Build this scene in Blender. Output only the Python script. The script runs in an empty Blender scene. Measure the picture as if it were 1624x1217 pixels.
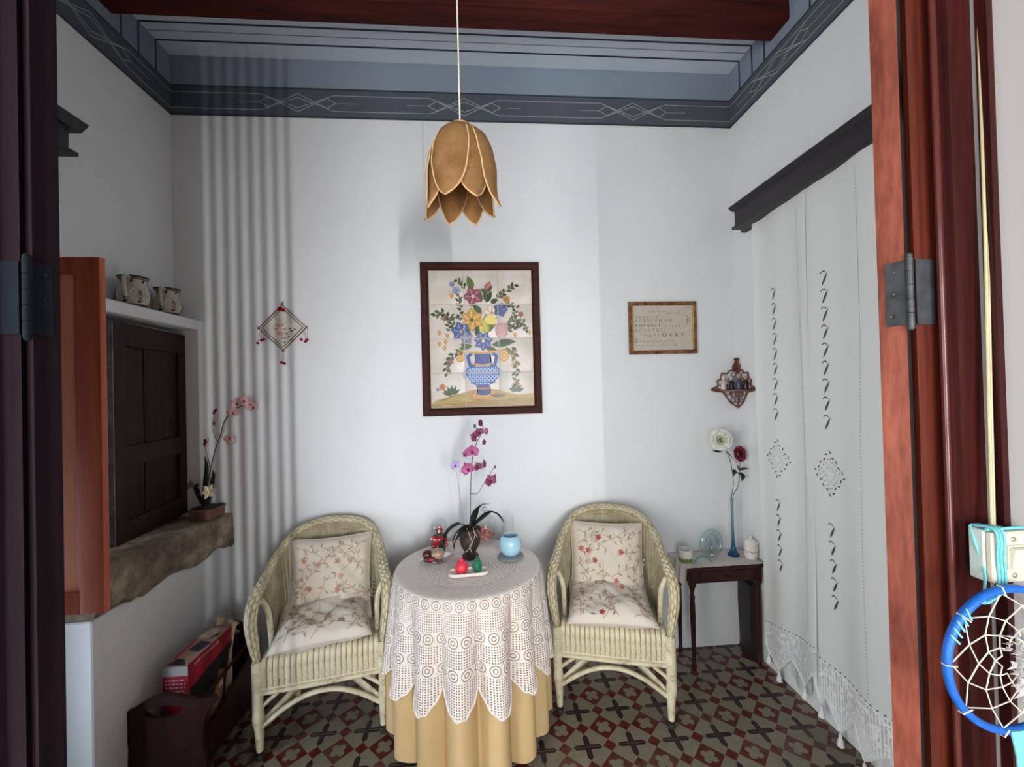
import bpy, bmesh, math, random
from mathutils import Vector, Matrix
PI=math.pi; R=math.radians
random.seed(7)
scn=bpy.context.scene; COL=scn.collection
# ---------------------------------------------------------------- camera
F=659.48; YAW,PITCH,ROLL=0.077601,0.009834,0.024902; EYE=1.58974
def _basis():
    cy,sy=math.cos(YAW),math.sin(YAW); cp,sp=math.cos(PITCH),math.sin(PITCH); cr,sr=math.cos(ROLL),math.sin(ROLL)
    f=Vector((sy*cp,cy*cp,sp)); r=Vector((cy,-sy,0)); d=f.cross(r)
    return cr*r+sr*d, -sr*r+cr*d, f
CR,CD,CF=_basis()
cam=bpy.data.cameras.new('camera'); camo=bpy.data.objects.new('camera',cam); COL.objects.link(camo)
cam.sensor_width=36; cam.lens=F/1624*36; cam.clip_start=.02
camo.matrix_world=Matrix(((CR.x,-CD.x,-CF.x,0),(CR.y,-CD.y,-CF.y,0),(CR.z,-CD.z,-CF.z,EYE),(0,0,0,1)))
scn.camera=camo
def at(px,py,Y=None,X=None,Z=None):
    "world point on the plane Y=.., X=.. or Z=.. that was measured at this place of the photograph"
    v=CR*((px-812)/F)+CD*((py-608.5)/F)+CF
    c=Vector((0,0,EYE))
    t=Y/v.y if Y is not None else (X/v.x if X is not None else (Z-EYE)/v.z)
    return c+v*t
# ---------------------------------------------------------------- light
w=bpy.data.worlds.new('world'); scn.world=w; w.use_nodes=True
w.node_tree.nodes['Background'].inputs[0].default_value=(.84,.92,1,1)
w.node_tree.nodes['Background'].inputs[1].default_value=1.15
def area(name,loc,target,sx,sy,e,col,spread=180):
    l=bpy.data.lights.new(name,'AREA'); l.shape='RECTANGLE'; l.size=sx; l.size_y=sy; l.energy=e; l.color=col; l.spread=R(spread)
    o=bpy.data.objects.new(name,l); COL.objects.link(o); o.location=loc
    d=Vector(target)-Vector(loc); o.rotation_euler=d.to_track_quat('-Z','Y').to_euler(); return o
area('daylight_window',(.15,-2.5,1.45),(0.1,2.4,1.7),2.4,2.1,140,(.95,.97,1))
area('daylight_side_window',(-2.2,-1.1,1.6),(1.4,1.9,1.7),1.3,2.0,98,(1,.99,.97))
area('added_stripe_lamp',(.85,-2.3,1.6),(-.8,2.43,1.5),.02,1.1,8,(.97,.99,1),54)  # added narrow lamp, shaped to throw stripes through the slats
scn.view_settings.view_transform='Standard'; scn.view_settings.look='None'
scn.view_settings.exposure=-0.08; scn.view_settings.gamma=1; scn.view_settings.use_curve_mapping=False
# ---------------------------------------------------------------- helpers
class E:
    "tiny expression builder for shader maths"
    def __init__(s,nt,v): s.nt=nt; s.v=v
    def _op(s,op,*a):
        n=s.nt.nodes.new('ShaderNodeMath'); n.operation=op
        for i,x in enumerate((s,)+a):
            x=x.v if isinstance(x,E) else x
            if isinstance(x,(int,float)): n.inputs[i].default_value=x
            else: s.nt.links.new(x,n.inputs[i])
        return E(s.nt,n.outputs[0])
    def __add__(s,o): return s._op('ADD',o)
    __radd__=__add__
    def __sub__(s,o): return s._op('SUBTRACT',o)
    def __rsub__(s,o): return E(s.nt,o)._op('SUBTRACT',s)
    def __mul__(s,o): return s._op('MULTIPLY',o)
    __rmul__=__mul__
    def __truediv__(s,o): return s._op('DIVIDE',o)
    def __lt__(s,o): return s._op('LESS_THAN',o)
    def __gt__(s,o): return s._op('GREATER_THAN',o)
    def abs(s): return s._op('ABSOLUTE')
    def fr(s): return s._op('FRACT')
    def fl(s): return s._op('FLOOR')
    def sin(s): return s._op('SINE')
    def cos(s): return s._op('COSINE')
    def sqrt(s): return s._op('SQRT')
    def min(s,o): return s._op('MINIMUM',o)
    def max(s,o): return s._op('MAXIMUM',o)
def S2(c):
    "0-255 sRGB to linear"
    return tuple(((x/255)/12.92 if x/255<=.04045 else ((x/255+.055)/1.055)**2.4) for x in c)+(1,)
class Mt:
    def __init__(s,name,rough=.6,metal=0,spec=.5):
        s.m=bpy.data.materials.new(name); s.m.use_nodes=True; s.nt=s.m.node_tree; s.b=s.nt.nodes['Principled BSDF']
        s.b.inputs['Roughness'].default_value=rough; s.b.inputs['Metallic'].default_value=metal; s.b.inputs['Specular IOR Level'].default_value=spec
        s._c=None
    def new(s,t): return s.nt.nodes.new(t)
    def link(s,a,b): s.nt.links.new(a.v if isinstance(a,E) else a,b)
    def coord(s,kind='Object',scale=(1,1,1)):
        tc=s.new('ShaderNodeTexCoord'); mp=s.new('ShaderNodeMapping'); mp.inputs['Scale'].default_value=scale
        s.link(tc.outputs[kind],mp.inputs[0]); return mp.outputs[0]
    def xyz(s,kind='Object',scale=(1,1,1)):
        sp=s.new('ShaderNodeSeparateXYZ'); s.link(s.coord(kind,scale),sp.inputs[0]); return [E(s.nt,sp.outputs[i]) for i in range(3)]
    def noise(s,sc,det=4,co=None,dist=0,rough=.5):
        n=s.new('ShaderNodeTexNoise'); n.inputs['Scale'].default_value=sc; n.inputs['Detail'].default_value=det; n.inputs['Distortion'].default_value=dist; n.inputs['Roughness'].default_value=rough
        s.link(co or s.coord(),n.inputs['Vector']); return E(s.nt,n.outputs['Fac'])
    def ramp(s,f,stops):
        n=s.new('ShaderNodeValToRGB'); el=n.color_ramp.elements
        while len(el)<len(stops): el.new(.5)
        for e,(p,c) in zip(el,stops): e.position=p; e.color=c
        s.link(f,n.inputs[0]); return n.outputs[0]
    def mix(s,f,a,b,mode='MIX'):
        n=s.new('ShaderNodeMix'); n.data_type='RGBA'; n.blend_type=mode
        for x,i in ((f,0),(a,6),(b,7)):
            if isinstance(x,E): x=x.v
            if isinstance(x,(int,float)): n.inputs[i].default_value=x
            elif isinstance(x,tuple): n.inputs[i].default_value=x
            else: s.nt.links.new(x,n.inputs[i])
        return n.outputs[2]
    def base(s,c):
        if isinstance(c,tuple): s.b.inputs['Base Color'].default_value=c
        else: s.link(c,s.b.inputs['Base Color'])
        return s
    def bump(s,h,strength=.3,dist=.01):
        n=s.new('ShaderNodeBump'); n.inputs['Strength'].default_value=strength; n.inputs['Distance'].default_value=dist
        s.link(h,n.inputs['Height']); s.link(n.outputs[0],s.b.inputs['Normal']); return s
    def holes(s,keep):
        "keep: 1 where there is thread, 0 where there is a hole"
        t=s.new('ShaderNodeBsdfTransparent'); mx=s.new('ShaderNodeMixShader'); out=s.nt.nodes['Material Output']
        s.link(keep,mx.inputs[0]); s.link(t.outputs[0],mx.inputs[1]); s.link(s.b.outputs[0],mx.inputs[2]); s.link(mx.outputs[0],out.inputs[0]); return s
def plain(name,c,rough=.6,metal=0,var=.12,sc=30,bump=0,bsc=120,spec=.5,bd=.002,co=(1,1,1)):
    m=Mt(name,rough,metal,spec); c=S2(c); d=tuple(x*(1-var) for x in c[:3])+(1,); l=tuple(min(1,x*(1+var)) for x in c[:3])+(1,)
    m.base(m.ramp(m.noise(sc,3,m.coord(scale=co)),[(.3,d),(.7,l)]))
    if bump: m.bump(m.noise(bsc,3,m.coord(scale=co)),bump,bd)
    return m.m
def wood(name,dark,light,rough=.35,axis=2,sc=6,stretch=14,bump=.15,spec=.2):
    m=Mt(name,rough,0,spec); sv=[stretch]*3; sv[axis]=1; co=m.coord(scale=tuple(sv))
    n=m.noise(sc/3,5,co,.6,.6); n2=m.noise(sc*3,4,co,.2)
    f=n*.7+n2*.3
    m.base(m.ramp(f,[(.32,S2(dark)),(.52,tuple((a+b)/2 for a,b in zip(S2(dark),S2(light)))),(.68,S2(light))])); m.bump(f,bump,.003); return m.m
def glass(name,c=(1,1,1,1),rough=0,ior=1.45,thin=.0):
    m=Mt(name,rough); m.b.inputs['Transmission Weight'].default_value=1; m.b.inputs['IOR'].default_value=ior; m.b.inputs['Base Color'].default_value=c; return m.m
def thin_glass(name,c=(1,1,1,1),k=.12):
    m=Mt(name,.03); m.base(c); fr=m.new('ShaderNodeLayerWeight'); fr.inputs[0].default_value=.25
    t=m.new('ShaderNodeBsdfTransparent'); t.inputs[0].default_value=c; mx=m.new('ShaderNodeMixShader'); g=m.new('ShaderNodeBsdfGlossy'); g.inputs['Roughness'].default_value=.03
    m.link(E(m.nt,fr.outputs['Facing'])*(.08+k*3.5)*1.0+k*.4,mx.inputs[0]); m.link(t.outputs[0],mx.inputs[1]); m.link(g.outputs[0],mx.inputs[2]); m.link(mx.outputs[0],m.nt.nodes['Material Output'].inputs[0]); return m.m
def paintmat(name,rough=.6):
    m=Mt(name,rough); a=m.new('ShaderNodeVertexColor'); a.layer_name='Col'
    m.base(m.mix(m.noise(140,3)*.35,a.outputs[0],m.mix(1.0,a.outputs[0],(.55,.55,.55,1),'MULTIPLY'))); return m.m
def wm(o):
    return wm(o.parent)@o.matrix_basis if o.parent else o.matrix_basis.copy()
def obj(name,bm,m,parent=None,smooth=True,world=True,angle=40,normals=True):
    me=bpy.data.meshes.new(name)
    if normals: bmesh.ops.recalc_face_normals(bm,faces=bm.faces)
    bm.to_mesh(me); bm.free()
    o=bpy.data.objects.new(name,me); COL.objects.link(o)
    if parent:
        if world: me.transform(wm(parent).inverted())
        o.parent=parent
    ms=m if isinstance(m,(list,tuple)) else [m]
    for x in ms: me.materials.append(x)
    if smooth:
        me.polygons.foreach_set('use_smooth',[True]*len(me.polygons))
        try: me.set_sharp_from_angle(angle=R(angle))
        except Exception: pass
    return o
def thing(name,label,cat,loc,rot=0,group=None):
    o=bpy.data.objects.new(name,None); COL.objects.link(o); o.empty_display_size=.05
    o.location=loc; o.rotation_euler=(0,0,rot); o['label']=label; o['category']=cat
    if group: o['group']=group
    return o
def tag(o,label,cat,group=None,kind=None):
    o['label']=label; o['category']=cat
    if group: o['group']=group
    if kind: o['kind']=kind
    return o
def struct(o): o['kind']='structure'; return o
def NB(): return bmesh.new()
def box(bm,c,s,M=None,bev=0,seg=2):
    r=bmesh.ops.create_cube(bm,size=1); vs=r['verts']
    T=Matrix.Translation(c)@(M.to_4x4() if M else Matrix())@Matrix.Diagonal((*s,1))
    bmesh.ops.transform(bm,matrix=T,verts=vs)
    if bev:
        es=list({e for v in vs for e in v.link_edges})
        bmesh.ops.bevel(bm,geom=es,offset=bev,segments=seg,affect='EDGES',profile=.7)
    return bm
def boxb(bm,a,b,bev=0,seg=2):
    a=Vector(a);b=Vector(b); return box(bm,(a+b)/2,[abs(x) for x in (b-a)],None,bev,seg)
def cubicpath(pts,n=8,closed=False):
    P=[Vector(p) for p in pts]; out=[]; L=len(P)
    rng=range(L if closed else L-1)
    for i in rng:
        p0=P[(i-1)%L] if (closed or i>0) else P[0]*2-P[1]; p1=P[i]; p2=P[(i+1)%L]; p3=P[(i+2)%L] if (closed or i+2<L) else P[-1]*2-P[-2]
        for k in range(n):
            t=k/n; out.append(.5*((2*p1)+(-p0+p2)*t+(2*p0-5*p1+4*p2-p3)*t*t+(-p0+3*p1-3*p2+p3)*t**3))
    if not closed: out.append(P[-1])
    return out
def tube(bm,pts,r,seg=8,closed=False,cap=True,flat=1,up=None):
    "r: number or function of 0..1 ; flat: ratio of second axis"
    P=[Vector(p) for p in pts]; n=len(P); rings=[]
    N=None
    for i in range(n):
        t=(P[(i+1)%n]-P[(i-1)%n]) if closed else (P[min(i+1,n-1)]-P[max(i-1,0)])
        if t.length<1e-9: t=Vector((0,0,1))
        t.normalize()
        if up is not None: N=(Vector(up)-t*t.dot(Vector(up)))
        elif N is None:
            a=Vector((0,0,1)) if abs(t.z)<.9 else Vector((1,0,0)); N=t.cross(a)
        else: N=N-t*t.dot(N)
        if N.length<1e-6: N=t.orthogonal()
        N.normalize(); B=t.cross(N)
        rr=r(i/max(1,n-1)) if callable(r) else r
        rings.append([bm.verts.new(P[i]+N*(rr*math.cos(2*PI*k/seg))+B*(rr*flat*math.sin(2*PI*k/seg))) for k in range(seg)])
    m=n if closed else n-1
    L=bm.loops.layers.uv.verify()
    for i in range(m):
        a=rings[i];b=rings[(i+1)%n]
        for k in range(seg):
            q=bm.faces.new((a[k],a[(k+1)%seg],b[(k+1)%seg],b[k]))
            for lp,(uu,vv) in zip(q.loops,((k,i),(k+1,i),(k+1,i+1),(k,i+1))): lp[L].uv=(uu/seg,vv/m)
    if cap and not closed:
        bm.faces.new(rings[0][::-1]); bm.faces.new(rings[-1])
    return bm
def lathe(bm,prof,c=(0,0,0),seg=32,sx=1,sy=1,M=None):
    "prof: list of (r,z)"
    c=Vector(c); rings=[]
    for r,z in prof:
        if r<1e-6: rings.append([bm.verts.new((0,0,z))])
        else: rings.append([bm.verts.new((r*sx*math.cos(2*PI*k/seg),r*sy*math.sin(2*PI*k/seg),z)) for k in range(seg)])
    for a,b in zip(rings,rings[1:]):
        for k in range(seg):
            k2=(k+1)%seg
            if len(a)==1 and len(b)==1: continue
            if len(a)==1: bm.faces.new((a[0],b[k],b[k2]))
            elif len(b)==1: bm.faces.new((a[k],a[k2],b[0]))
            else: bm.faces.new((a[k],a[k2],b[k2],b[k]))
    vs=[v for r in rings for v in r]
    T=Matrix.Translation(c)@(M.to_4x4() if M else Matrix())
    bmesh.ops.transform(bm,matrix=T,verts=vs); return bm
def ball(bm,c,r,s=(1,1,1),u=12,v=8,M=None):
    rr=bmesh.ops.create_uvsphere(bm,u_segments=u,v_segments=v,radius=r)
    bmesh.ops.transform(bm,matrix=Matrix.Translation(c)@(M.to_4x4() if M else Matrix())@Matrix.Diagonal((*s,1)),verts=rr['verts']); return bm
def prism(bm,poly,o,ux,uy,th):
    "flat polygon (list of 2d) thickened by th along ux x uy"
    o=Vector(o);ux=Vector(ux);uy=Vector(uy);n=ux.cross(uy).normalized()
    a=[bm.verts.new(o+ux*p[0]+uy*p[1]) for p in poly]; b=[bm.verts.new(o+ux*p[0]+uy*p[1]+n*th) for p in poly]
    bm.faces.new(a[::-1]); bm.faces.new(b)
    for i in range(len(poly)): j=(i+1)%len(poly); bm.faces.new((a[i],a[j],b[j],b[i]))
    return bm
def grid(bm,f,nu,nv,uv=False,closeu=False):
    vs=[[bm.verts.new(f(i/nu,j/nv)) for j in range(nv+1)] for i in range(nu if closeu else nu+1)]
    L=bm.loops.layers.uv.verify() if uv else None
    for i in range(nu):
        i2=(i+1)%nu if closeu else i+1
        for j in range(nv):
            q=bm.faces.new((vs[i][j],vs[i2][j],vs[i2][j+1],vs[i][j+1]))
            if uv:
                for lp,(a,b) in zip(q.loops,((i,j),(i+1,j),(i+1,j+1),(i,j+1))): lp[L].uv=(a/nu,b/nv)
    return bm
def clip(poly,x0,y0,x1,y1):
    def cut(p,ax,val,sg):
        out=[]
        for i in range(len(p)):
            a=p[i];b=p[(i+1)%len(p)]; ia=sg*(a[ax]-val)>=0; ib=sg*(b[ax]-val)>=0
            if ia: out.append(a)
            if ia!=ib:
                t=(val-a[ax])/(b[ax]-a[ax]); out.append((a[0]+(b[0]-a[0])*t,a[1]+(b[1]-a[1])*t))
        return out
    for ax,val,sg in ((0,x0,1),(0,x1,-1),(1,y0,1),(1,y1,-1)):
        poly=cut(poly,ax,val,sg)
        if len(poly)<3: return []
    return poly
def paint(name,polys,xf,m,parent=None,step=.0001,world=True):
    "polys: [(2d points, sRGB)], laid one over the other as thin films; xf(u,v,h) -> point"
    bm=NB(); cl=bm.loops.layers.float_color.new('Col')
    for k,(p,c) in enumerate(polys):
        try:
            f=bm.faces.new([bm.verts.new(xf(q[0],q[1],step*(1+k*.15))) for q in p])
        except ValueError: continue
        cc=S2(c)
        for l in f.loops: l[cl]=cc
    bmesh.ops.triangulate(bm,faces=bm.faces)
    return obj(name,bm,m,parent,smooth=False,world=world,normals=False)
def stroke(pts,w,c,taper=False,closed=False):
    "polyline as little quads"
    out=[]; n=len(pts)
    for i in range(n if closed else n-1):
        a=pts[i];b=pts[(i+1)%n]; dx,dy=b[0]-a[0],b[1]-a[1]; L=math.hypot(dx,dy)
        if L<1e-9: continue
        wa=w*(1-.7*i/n) if taper else w; ex,ey=dx/L*w*.3,dy/L*w*.3; nx,ny=-dy/L*wa/2,dx/L*wa/2
        out.append(([(a[0]-ex+nx,a[1]-ey+ny),(a[0]-ex-nx,a[1]-ey-ny),(b[0]+ex-nx,b[1]+ey-ny),(b[0]+ex+nx,b[1]+ey+ny)],c))
    return out
def blob(x,y,rx,ry,c,ang=0,n=12,pw=1):
    ca,sa=math.cos(ang),math.sin(ang); o=[]
    for k in range(n):
        t=2*PI*k/n; a=rx*math.cos(t); b=ry*math.sin(t)*(1 if pw==1 else abs(math.sin(t))**(pw-1))
        o.append((x+a*ca-b*sa,y+a*sa+b*ca))
    return (o,c)
def leaf2(x,y,L,w,ang,c,n=5):
    ca,sa=math.cos(ang),math.sin(ang); pts=[]
    for k in range(n+1): t=k/n; pts.append((t*L,w*math.sin(PI*t**.8)))
    for k in range(n-1,0,-1): t=k/n; pts.append((t*L,-w*math.sin(PI*t**.8)))
    return ([(x+a*ca-b*sa,y+a*sa+b*ca) for a,b in pts],c)
# ---------------------------------------------------------------- materials
def plaster(name,c,blot=.06,bump=.35):
    m=Mt(name,.85,0,.25); c=S2(c); n=m.noise(1.6,6,rough=.6); n2=m.noise(14,5)
    m.base(m.ramp(n*.7+n2*.3,[(.3,tuple(x*(1-blot) for x in c[:3])+(1,)),(.65,c)])); m.bump(m.noise(6,8,rough=.6)+m.noise(60,3)*.1,bump*.6,.006); return m.m
MW=plaster('white_limewash',(226,227,228)); MWb=plaster('white_limewash_rough',(222,223,224),.1,.7)
MBLUE=plaster('blue_grey_paint',(216,228,240),.1,.2); MBLUE2=plaster('mid_blue_paint',(138,150,164),.08,.2)
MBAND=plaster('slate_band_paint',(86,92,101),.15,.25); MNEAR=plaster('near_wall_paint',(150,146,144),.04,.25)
MBEAM=wood('beam_wood',(38,10,9),(90,30,20),.7,0,5,10)
MDARK=wood('dark_varnish',(38,17,17),(66,32,30),.4); MBLACKW=plain('black_stained_wood',(34,28,34),.5)
MJAMBD=wood('maroon_varnish',(40,16,16),(72,28,25),.3,2,5); MJAMBL=wood('shaded_maroon_wood',(24,16,22),(40,27,34),.9,2,6,14,.15,.1)  # MJAMBL: same door wood, the left jamb's shade put into its colour
MJAMB=wood('red_brown_varnish',(62,22,15),(98,42,28),.36,2,9,26,.15,.4); MLEAFE=wood('worn_red_wood',(86,40,30),(172,96,76),.32,2,7,5,.3,.4)
MORANGE=wood('orange_pine',(214,136,104),(240,166,132),.4,2,5,12,.1); MORANGE2=wood('orange_pine_frame',(160,76,54),(204,110,80),.38,2,6,12)
MIRON=plain('iron_grey',(70,72,74),.5,.45,.3,40,.2,90); MIROND=plain('darkened_iron',(22,28,35),.9,.0,.15,30,0,120,.15)  # MIROND: darker iron, the left hinge's shade put into its colour
MCANE=None
def mcane():
    m=Mt('painted_cane',.5); n=m.noise(25,4); w=m.noise(160,3)
    m.base(m.ramp(n*.75+w*.25,[(.3,S2((140,122,86))),(.44,S2((198,187,156))),(.7,S2((216,207,180)))]))
    m.bump(w,.4,.003); return m.m
MCANE=mcane()
def mweave(name,sx,sz,strength=.8,u=0):
    m=Mt(name,.55); X,Y,Z=m.xyz(kind='UV'); a=(X*sx).fr(); b=(Z if False else Y)*sz
    row=(X*sx).fl(); h=((a-.5).abs()*-2+1)*.6+((b+row*.5)*2*PI).sin()*.4; n=m.noise(20,4)
    m.base(m.ramp(n*.6+h*.35,[(.12,S2((126,108,74))),(.38,S2((194,182,148))),(.75,S2((214,205,176)))])); m.bump(h,strength,.006); return m.m
MWEAVE=mweave('woven_cane_wrap',9,46,1); MSTRIP=mweave('woven_cane_panel',2,70,.8)
PAINT=paintmat('painted_print',.6); PAINTG=paintmat('glazed_print',.32); PAINTG.node_tree.nodes['Principled BSDF'].inputs['Specular IOR Level'].default_value=.3
# ================================================================ THE ROOM
D=2.43; XL=-1.673; XR=1.575; ZC=3.485
X1=-1.52; X2=-1.40     # faces of the thickened lower part of the left wall
def wallbox(name,parts,m,smooth=False):
    bm=NB()
    for a,b in parts: boxb(bm,a,b)
    return struct(obj(name,bm,m,smooth=smooth))
wallbox('wall_back',[((-1.95,D,-.1),(1.85,D+.2,3.7))],MW)
wallbox('wall_right',[((XR,.61,-.1),(1.85,D,3.7))],MW)
wallbox('wall_left',[((-1.95,1.13,-.1),(XL,D,3.7)),((-1.95,.61,-.1),(XL,.87,3.7)),((-1.95,.87,2.05),(XL,1.13,3.7)),((-1.95,.87,-.1),(XL,1.13,.05))],MW)
# thickened wall with a niche
NY0,NY1,NZ0,NZ1=1.83,2.385,.95,1.945
def softwall(name,parts,m,seed=0):
    bm=NB()
    for a,b in parts: boxb(bm,a,b,.012,3)
    return struct(obj(name,bm,m,smooth=True))
softwall('wall_left_thick',[((XL-.05,1.604,-.1),(X2,D+.02,.79)),((XL-.05,1.604,.79),(X1,NY0,2.0)),((XL-.05,NY1,.79),(X1,D+.02,2.0)),((XL-.05,NY0-.02,NZ1),(X1,NY1+.02,2.0))],MWb)
# stone sill
bm=NB()
def fs(u,v): return (0,0,0)
N=26; prof=[(X1-.12,.0),(X1-.12,1),(X2+.012,1),(X2+.02,.93),(X2+.02,.1),(X2+.008,0)]
rings=[]
random.seed(3)
for i in range(N+1):
    t=i/N; y=1.60+t*(D-1.60); zt=.982-.05*t; zb=.80-.04*t+.012*math.sin(t*17)+random.uniform(-.006,.006)
    rings.append([bm.verts.new((x+random.uniform(-.004,.004),y,zb+(zt-zb)*k+random.uniform(-.003,.003))) for x,k in prof])
for a,b in zip(rings,rings[1:]):
    for k in range(len(prof)): k2=(k+1)%len(prof); bm.faces.new((a[k],a[k2],b[k2],b[k]))
bm.faces.new(rings[0]); bm.faces.new(rings[-1][::-1])
m=Mt('sill_stone',.9); m.base(m.ramp(m.noise(7,8,rough=.65),[(.35,S2((96,84,70))),(.5,S2((134,120,102))),(.62,S2((176,164,146)))])); m.bump(m.noise(14,8,rough=.7),.8,.02); MSTONE=m.m
struct(obj('window_sill_stone',bm,MSTONE,angle=60))
# ceiling
wallbox('ceiling',[((-1.95,.61,ZC),(1.85,D+.1,3.7))],MBLUE)
ceil_lines=[]
def rect(x0,y0,x1,y1,c): return ([(x0,y0),(x1,y0),(x1,y1),(x0,y1)],c)
DK=(40,44,62); GR=(122,128,134)
for y,wd,c in ((2.325,.012,DK),(2.265,.006,GR),(2.212,.012,DK),(1.70,.012,DK),(1.80,.012,DK)): ceil_lines.append(rect(XL,y-wd/2,XR,y+wd/2,c))
pc=paint('ceiling_line_painting',ceil_lines,lambda u,v,h:(u,v,ZC-h),PAINT,bpy.data.objects['ceiling'])
# painted frieze band and the bluer strip above it, on three walls
def band(name,z0,z1,th,m):
    bm=NB(); boxb(bm,(XL,D-th,z0),(XR,D+.01,z1)); a=struct(obj(name,bm,m,smooth=False))
    return a
Z0,Z1=3.152,3.320
def frieze(n,axis):
    out=[]
    for k,(z0,z1,mm) in enumerate(((Z0,Z1,MBAND),(Z1,ZC,MBLUE2))):
        bm=NB(); th=.004 if k==0 else .002
        if axis=='b': boxb(bm,(XL,D-th,z0),(XR,D+.01,z1))
        if axis=='l': boxb(bm,(XL-.01,.7,z0),(XL+th,D-.004,z1))
        if axis=='r': boxb(bm,(XR-th,.7,z0),(XR+.01,D-.004,z1))
        out.append(struct(obj('trim_%d'%(n+k*3),bm,mm,smooth=False)))
    return out
def ornament(cx,h=.084):
    "interlaced lozenges"
    c=(158,160,158); o=[]; z=(Z0+Z1)/2; w=.0045
    for s in (-1,1):
        for q in (-1,1):
            o+=stroke([(cx+s*.27,z+q*.045),(cx+s*.20,z+q*.045),(cx,z-q*.03),(cx-s*.0,z-q*.03)],w,c)
            o+=stroke([(cx,z+q*.052),(cx+s*.16,z-q*.028),(cx+s*.21,z)],w,c)
        o+=stroke([(cx+s*.21,z),(cx+s*.16,z+.028),(cx+s*.10,z)],w,c); o+=stroke([(cx+s*.205,z),(cx+s*.33,z)],.003,c)
    return o
def runlines(a,b,cs):
    c=(158,160,158); z=(Z0+Z1)/2; o=[]
    for q in (-1,1):
        o+= [rect(a,z+q*.0805-.005,b,z+q*.0805+.005,(52,56,64))]
    xs=[a]
    for cx in cs: xs+=[cx-.27,cx+.27]
    xs.append(b)
    for q in (-1,1):
        for i in range(0,len(xs),2):
            if xs[i+1]>xs[i]: o+=stroke([(xs[i],z+q*.045),(xs[i+1],z+q*.045)],.0045,c)
    for cx in cs: o+=ornament(cx)
    return o
fb=frieze(1,'b'); fl=frieze(2,'l'); fr_=frieze(3,'r')
xb=[at(p,150,Y=D).x for p in (452,727,1005)]
paint('frieze_line_painting',runlines(XL,XR,[-.99,-.05,.96]),lambda u,v,h:(u,D-.004-h,v),PAINT,fb[0])
for wll,X,sg,cs in ((fl[0],XL,1,[1.25,1.95]),(fr_[0],XR,-1,[2.02,1.25])):
    paint('frieze_line_painting',runlines(.7,D,cs),lambda u,v,h:(X+sg*(.004+h),u,v),PAINT,wll)
    vl=[rect(y-.006,Z1,y+.006,ZC,DK) for y in (2.325,2.212,1.80)]+[rect(y-.006,Z1,y+.006,ZC,DK) for y in (2.11,)]
    paint('wall_line_painting',vl,lambda u,v,h:(X+sg*(.002+h),u,v),PAINT,bpy.data.objects['trim_5' if sg==1 else 'trim_6'])
# floor with printed cement tiles
struct(obj('floor',boxb(NB(),(-1.95,.6,-.12),(1.85,D+.1,-.012)),plain('tile_bedding',(120,114,104),.9)))
floor=bpy.data.objects['floor']
m=Mt('cement_tile_print',.42,0,.5)
X,Y,Z=m.xyz(); u=(X*5).abs(); v=(Y*5).abs()      # 0..0.5 from the tile centre
a=0.5-u; b=0.5-v
def bx(p,q,wd,ln): return (p-(wd-((q-(ln-.05)).max(0))*1.0))<0
red=(u+v)<.345
q1=((u-.075)*(u-.075)+(v-.075)*(v-.075)).sqrt()<.075; q2=(u.max(v))<.095
creamc=q1.max(q2)
d1=(a+v)<.155; d2=(b+u)<.155
plus=bx(a,b,.062,.31).max(bx(b,a,.062,.31))
vein=((a<.008)*(b<.25)).max((b<.008)*(a<.25))
oc=m.coord('Object'); gi=m.new('ShaderNodeObjectInfo'); rnd=E(m.nt,gi.outputs['Random'])
geo=m.new('ShaderNodeNewGeometry'); gpos=geo.outputs['Position']
cream=m.mix(rnd,S2((146,139,118)),S2((126,120,101)))
redc=m.mix(rnd,S2((104,28,24)),S2((84,24,21)))
c=m.mix(red.max(d1).max(d2),cream,redc); c=m.mix(red*creamc,c,cream); c=m.mix(plus,c,S2((42,20,26))); c=m.mix(vein,c,S2((104,76,80)))
wear=m.ramp(m.noise(3.2,8,gpos,rough=.7),[(.50,(0,0,0,1)),(.68,(1,1,1,1))]); wf=m.new('ShaderNodeSeparateColor'); m.link(wear,wf.inputs[0]); wf=E(m.nt,wf.outputs[0])
c=m.mix(wf*.5,c,S2((112,106,94))); c=m.mix(m.noise(40,5,gpos)*.35,c,S2((70,62,54)),'MULTIPLY')
m.base(c); m.bump(m.noise(50,5,gpos)+wf*.6,.15,.004); m.link(m.noise(6,4,gpos)*.4+.25,m.b.inputs['Roughness']); MTILE=m.m
bm=NB(); boxb(bm,(-.0992,-.0992,-.012),(.0992,.0992,0)); bmesh.ops.bevel(bm,geom=[e for e in bm.edges if all(v.co.z>-.001 for v in e.verts)],offset=.0012,segments=1,affect='EDGES')
t0=obj('tile',bm,MTILE,floor,smooth=False,world=False); first=True
random.seed(5)
for i in range(-11,6):
    for j in range(-2,8):
        o=t0 if first else t0.copy()
        if not first: COL.objects.link(o)
        first=False; o.parent=floor
        o.location=(.4357+.2*i+.1,2.116+.1-.2*j+.1-.0,random.uniform(-.0008,.0004))
# ceiling beam
bm=NB(); boxb(bm,(XL-.05,1.925,3.382),(XR+.05,2.065,ZC+.01),.014,3)
tag(obj('ceiling_beam',bm,MBEAM),'dark red-brown wooden beam running across the blue painted ceiling','beam')
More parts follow.
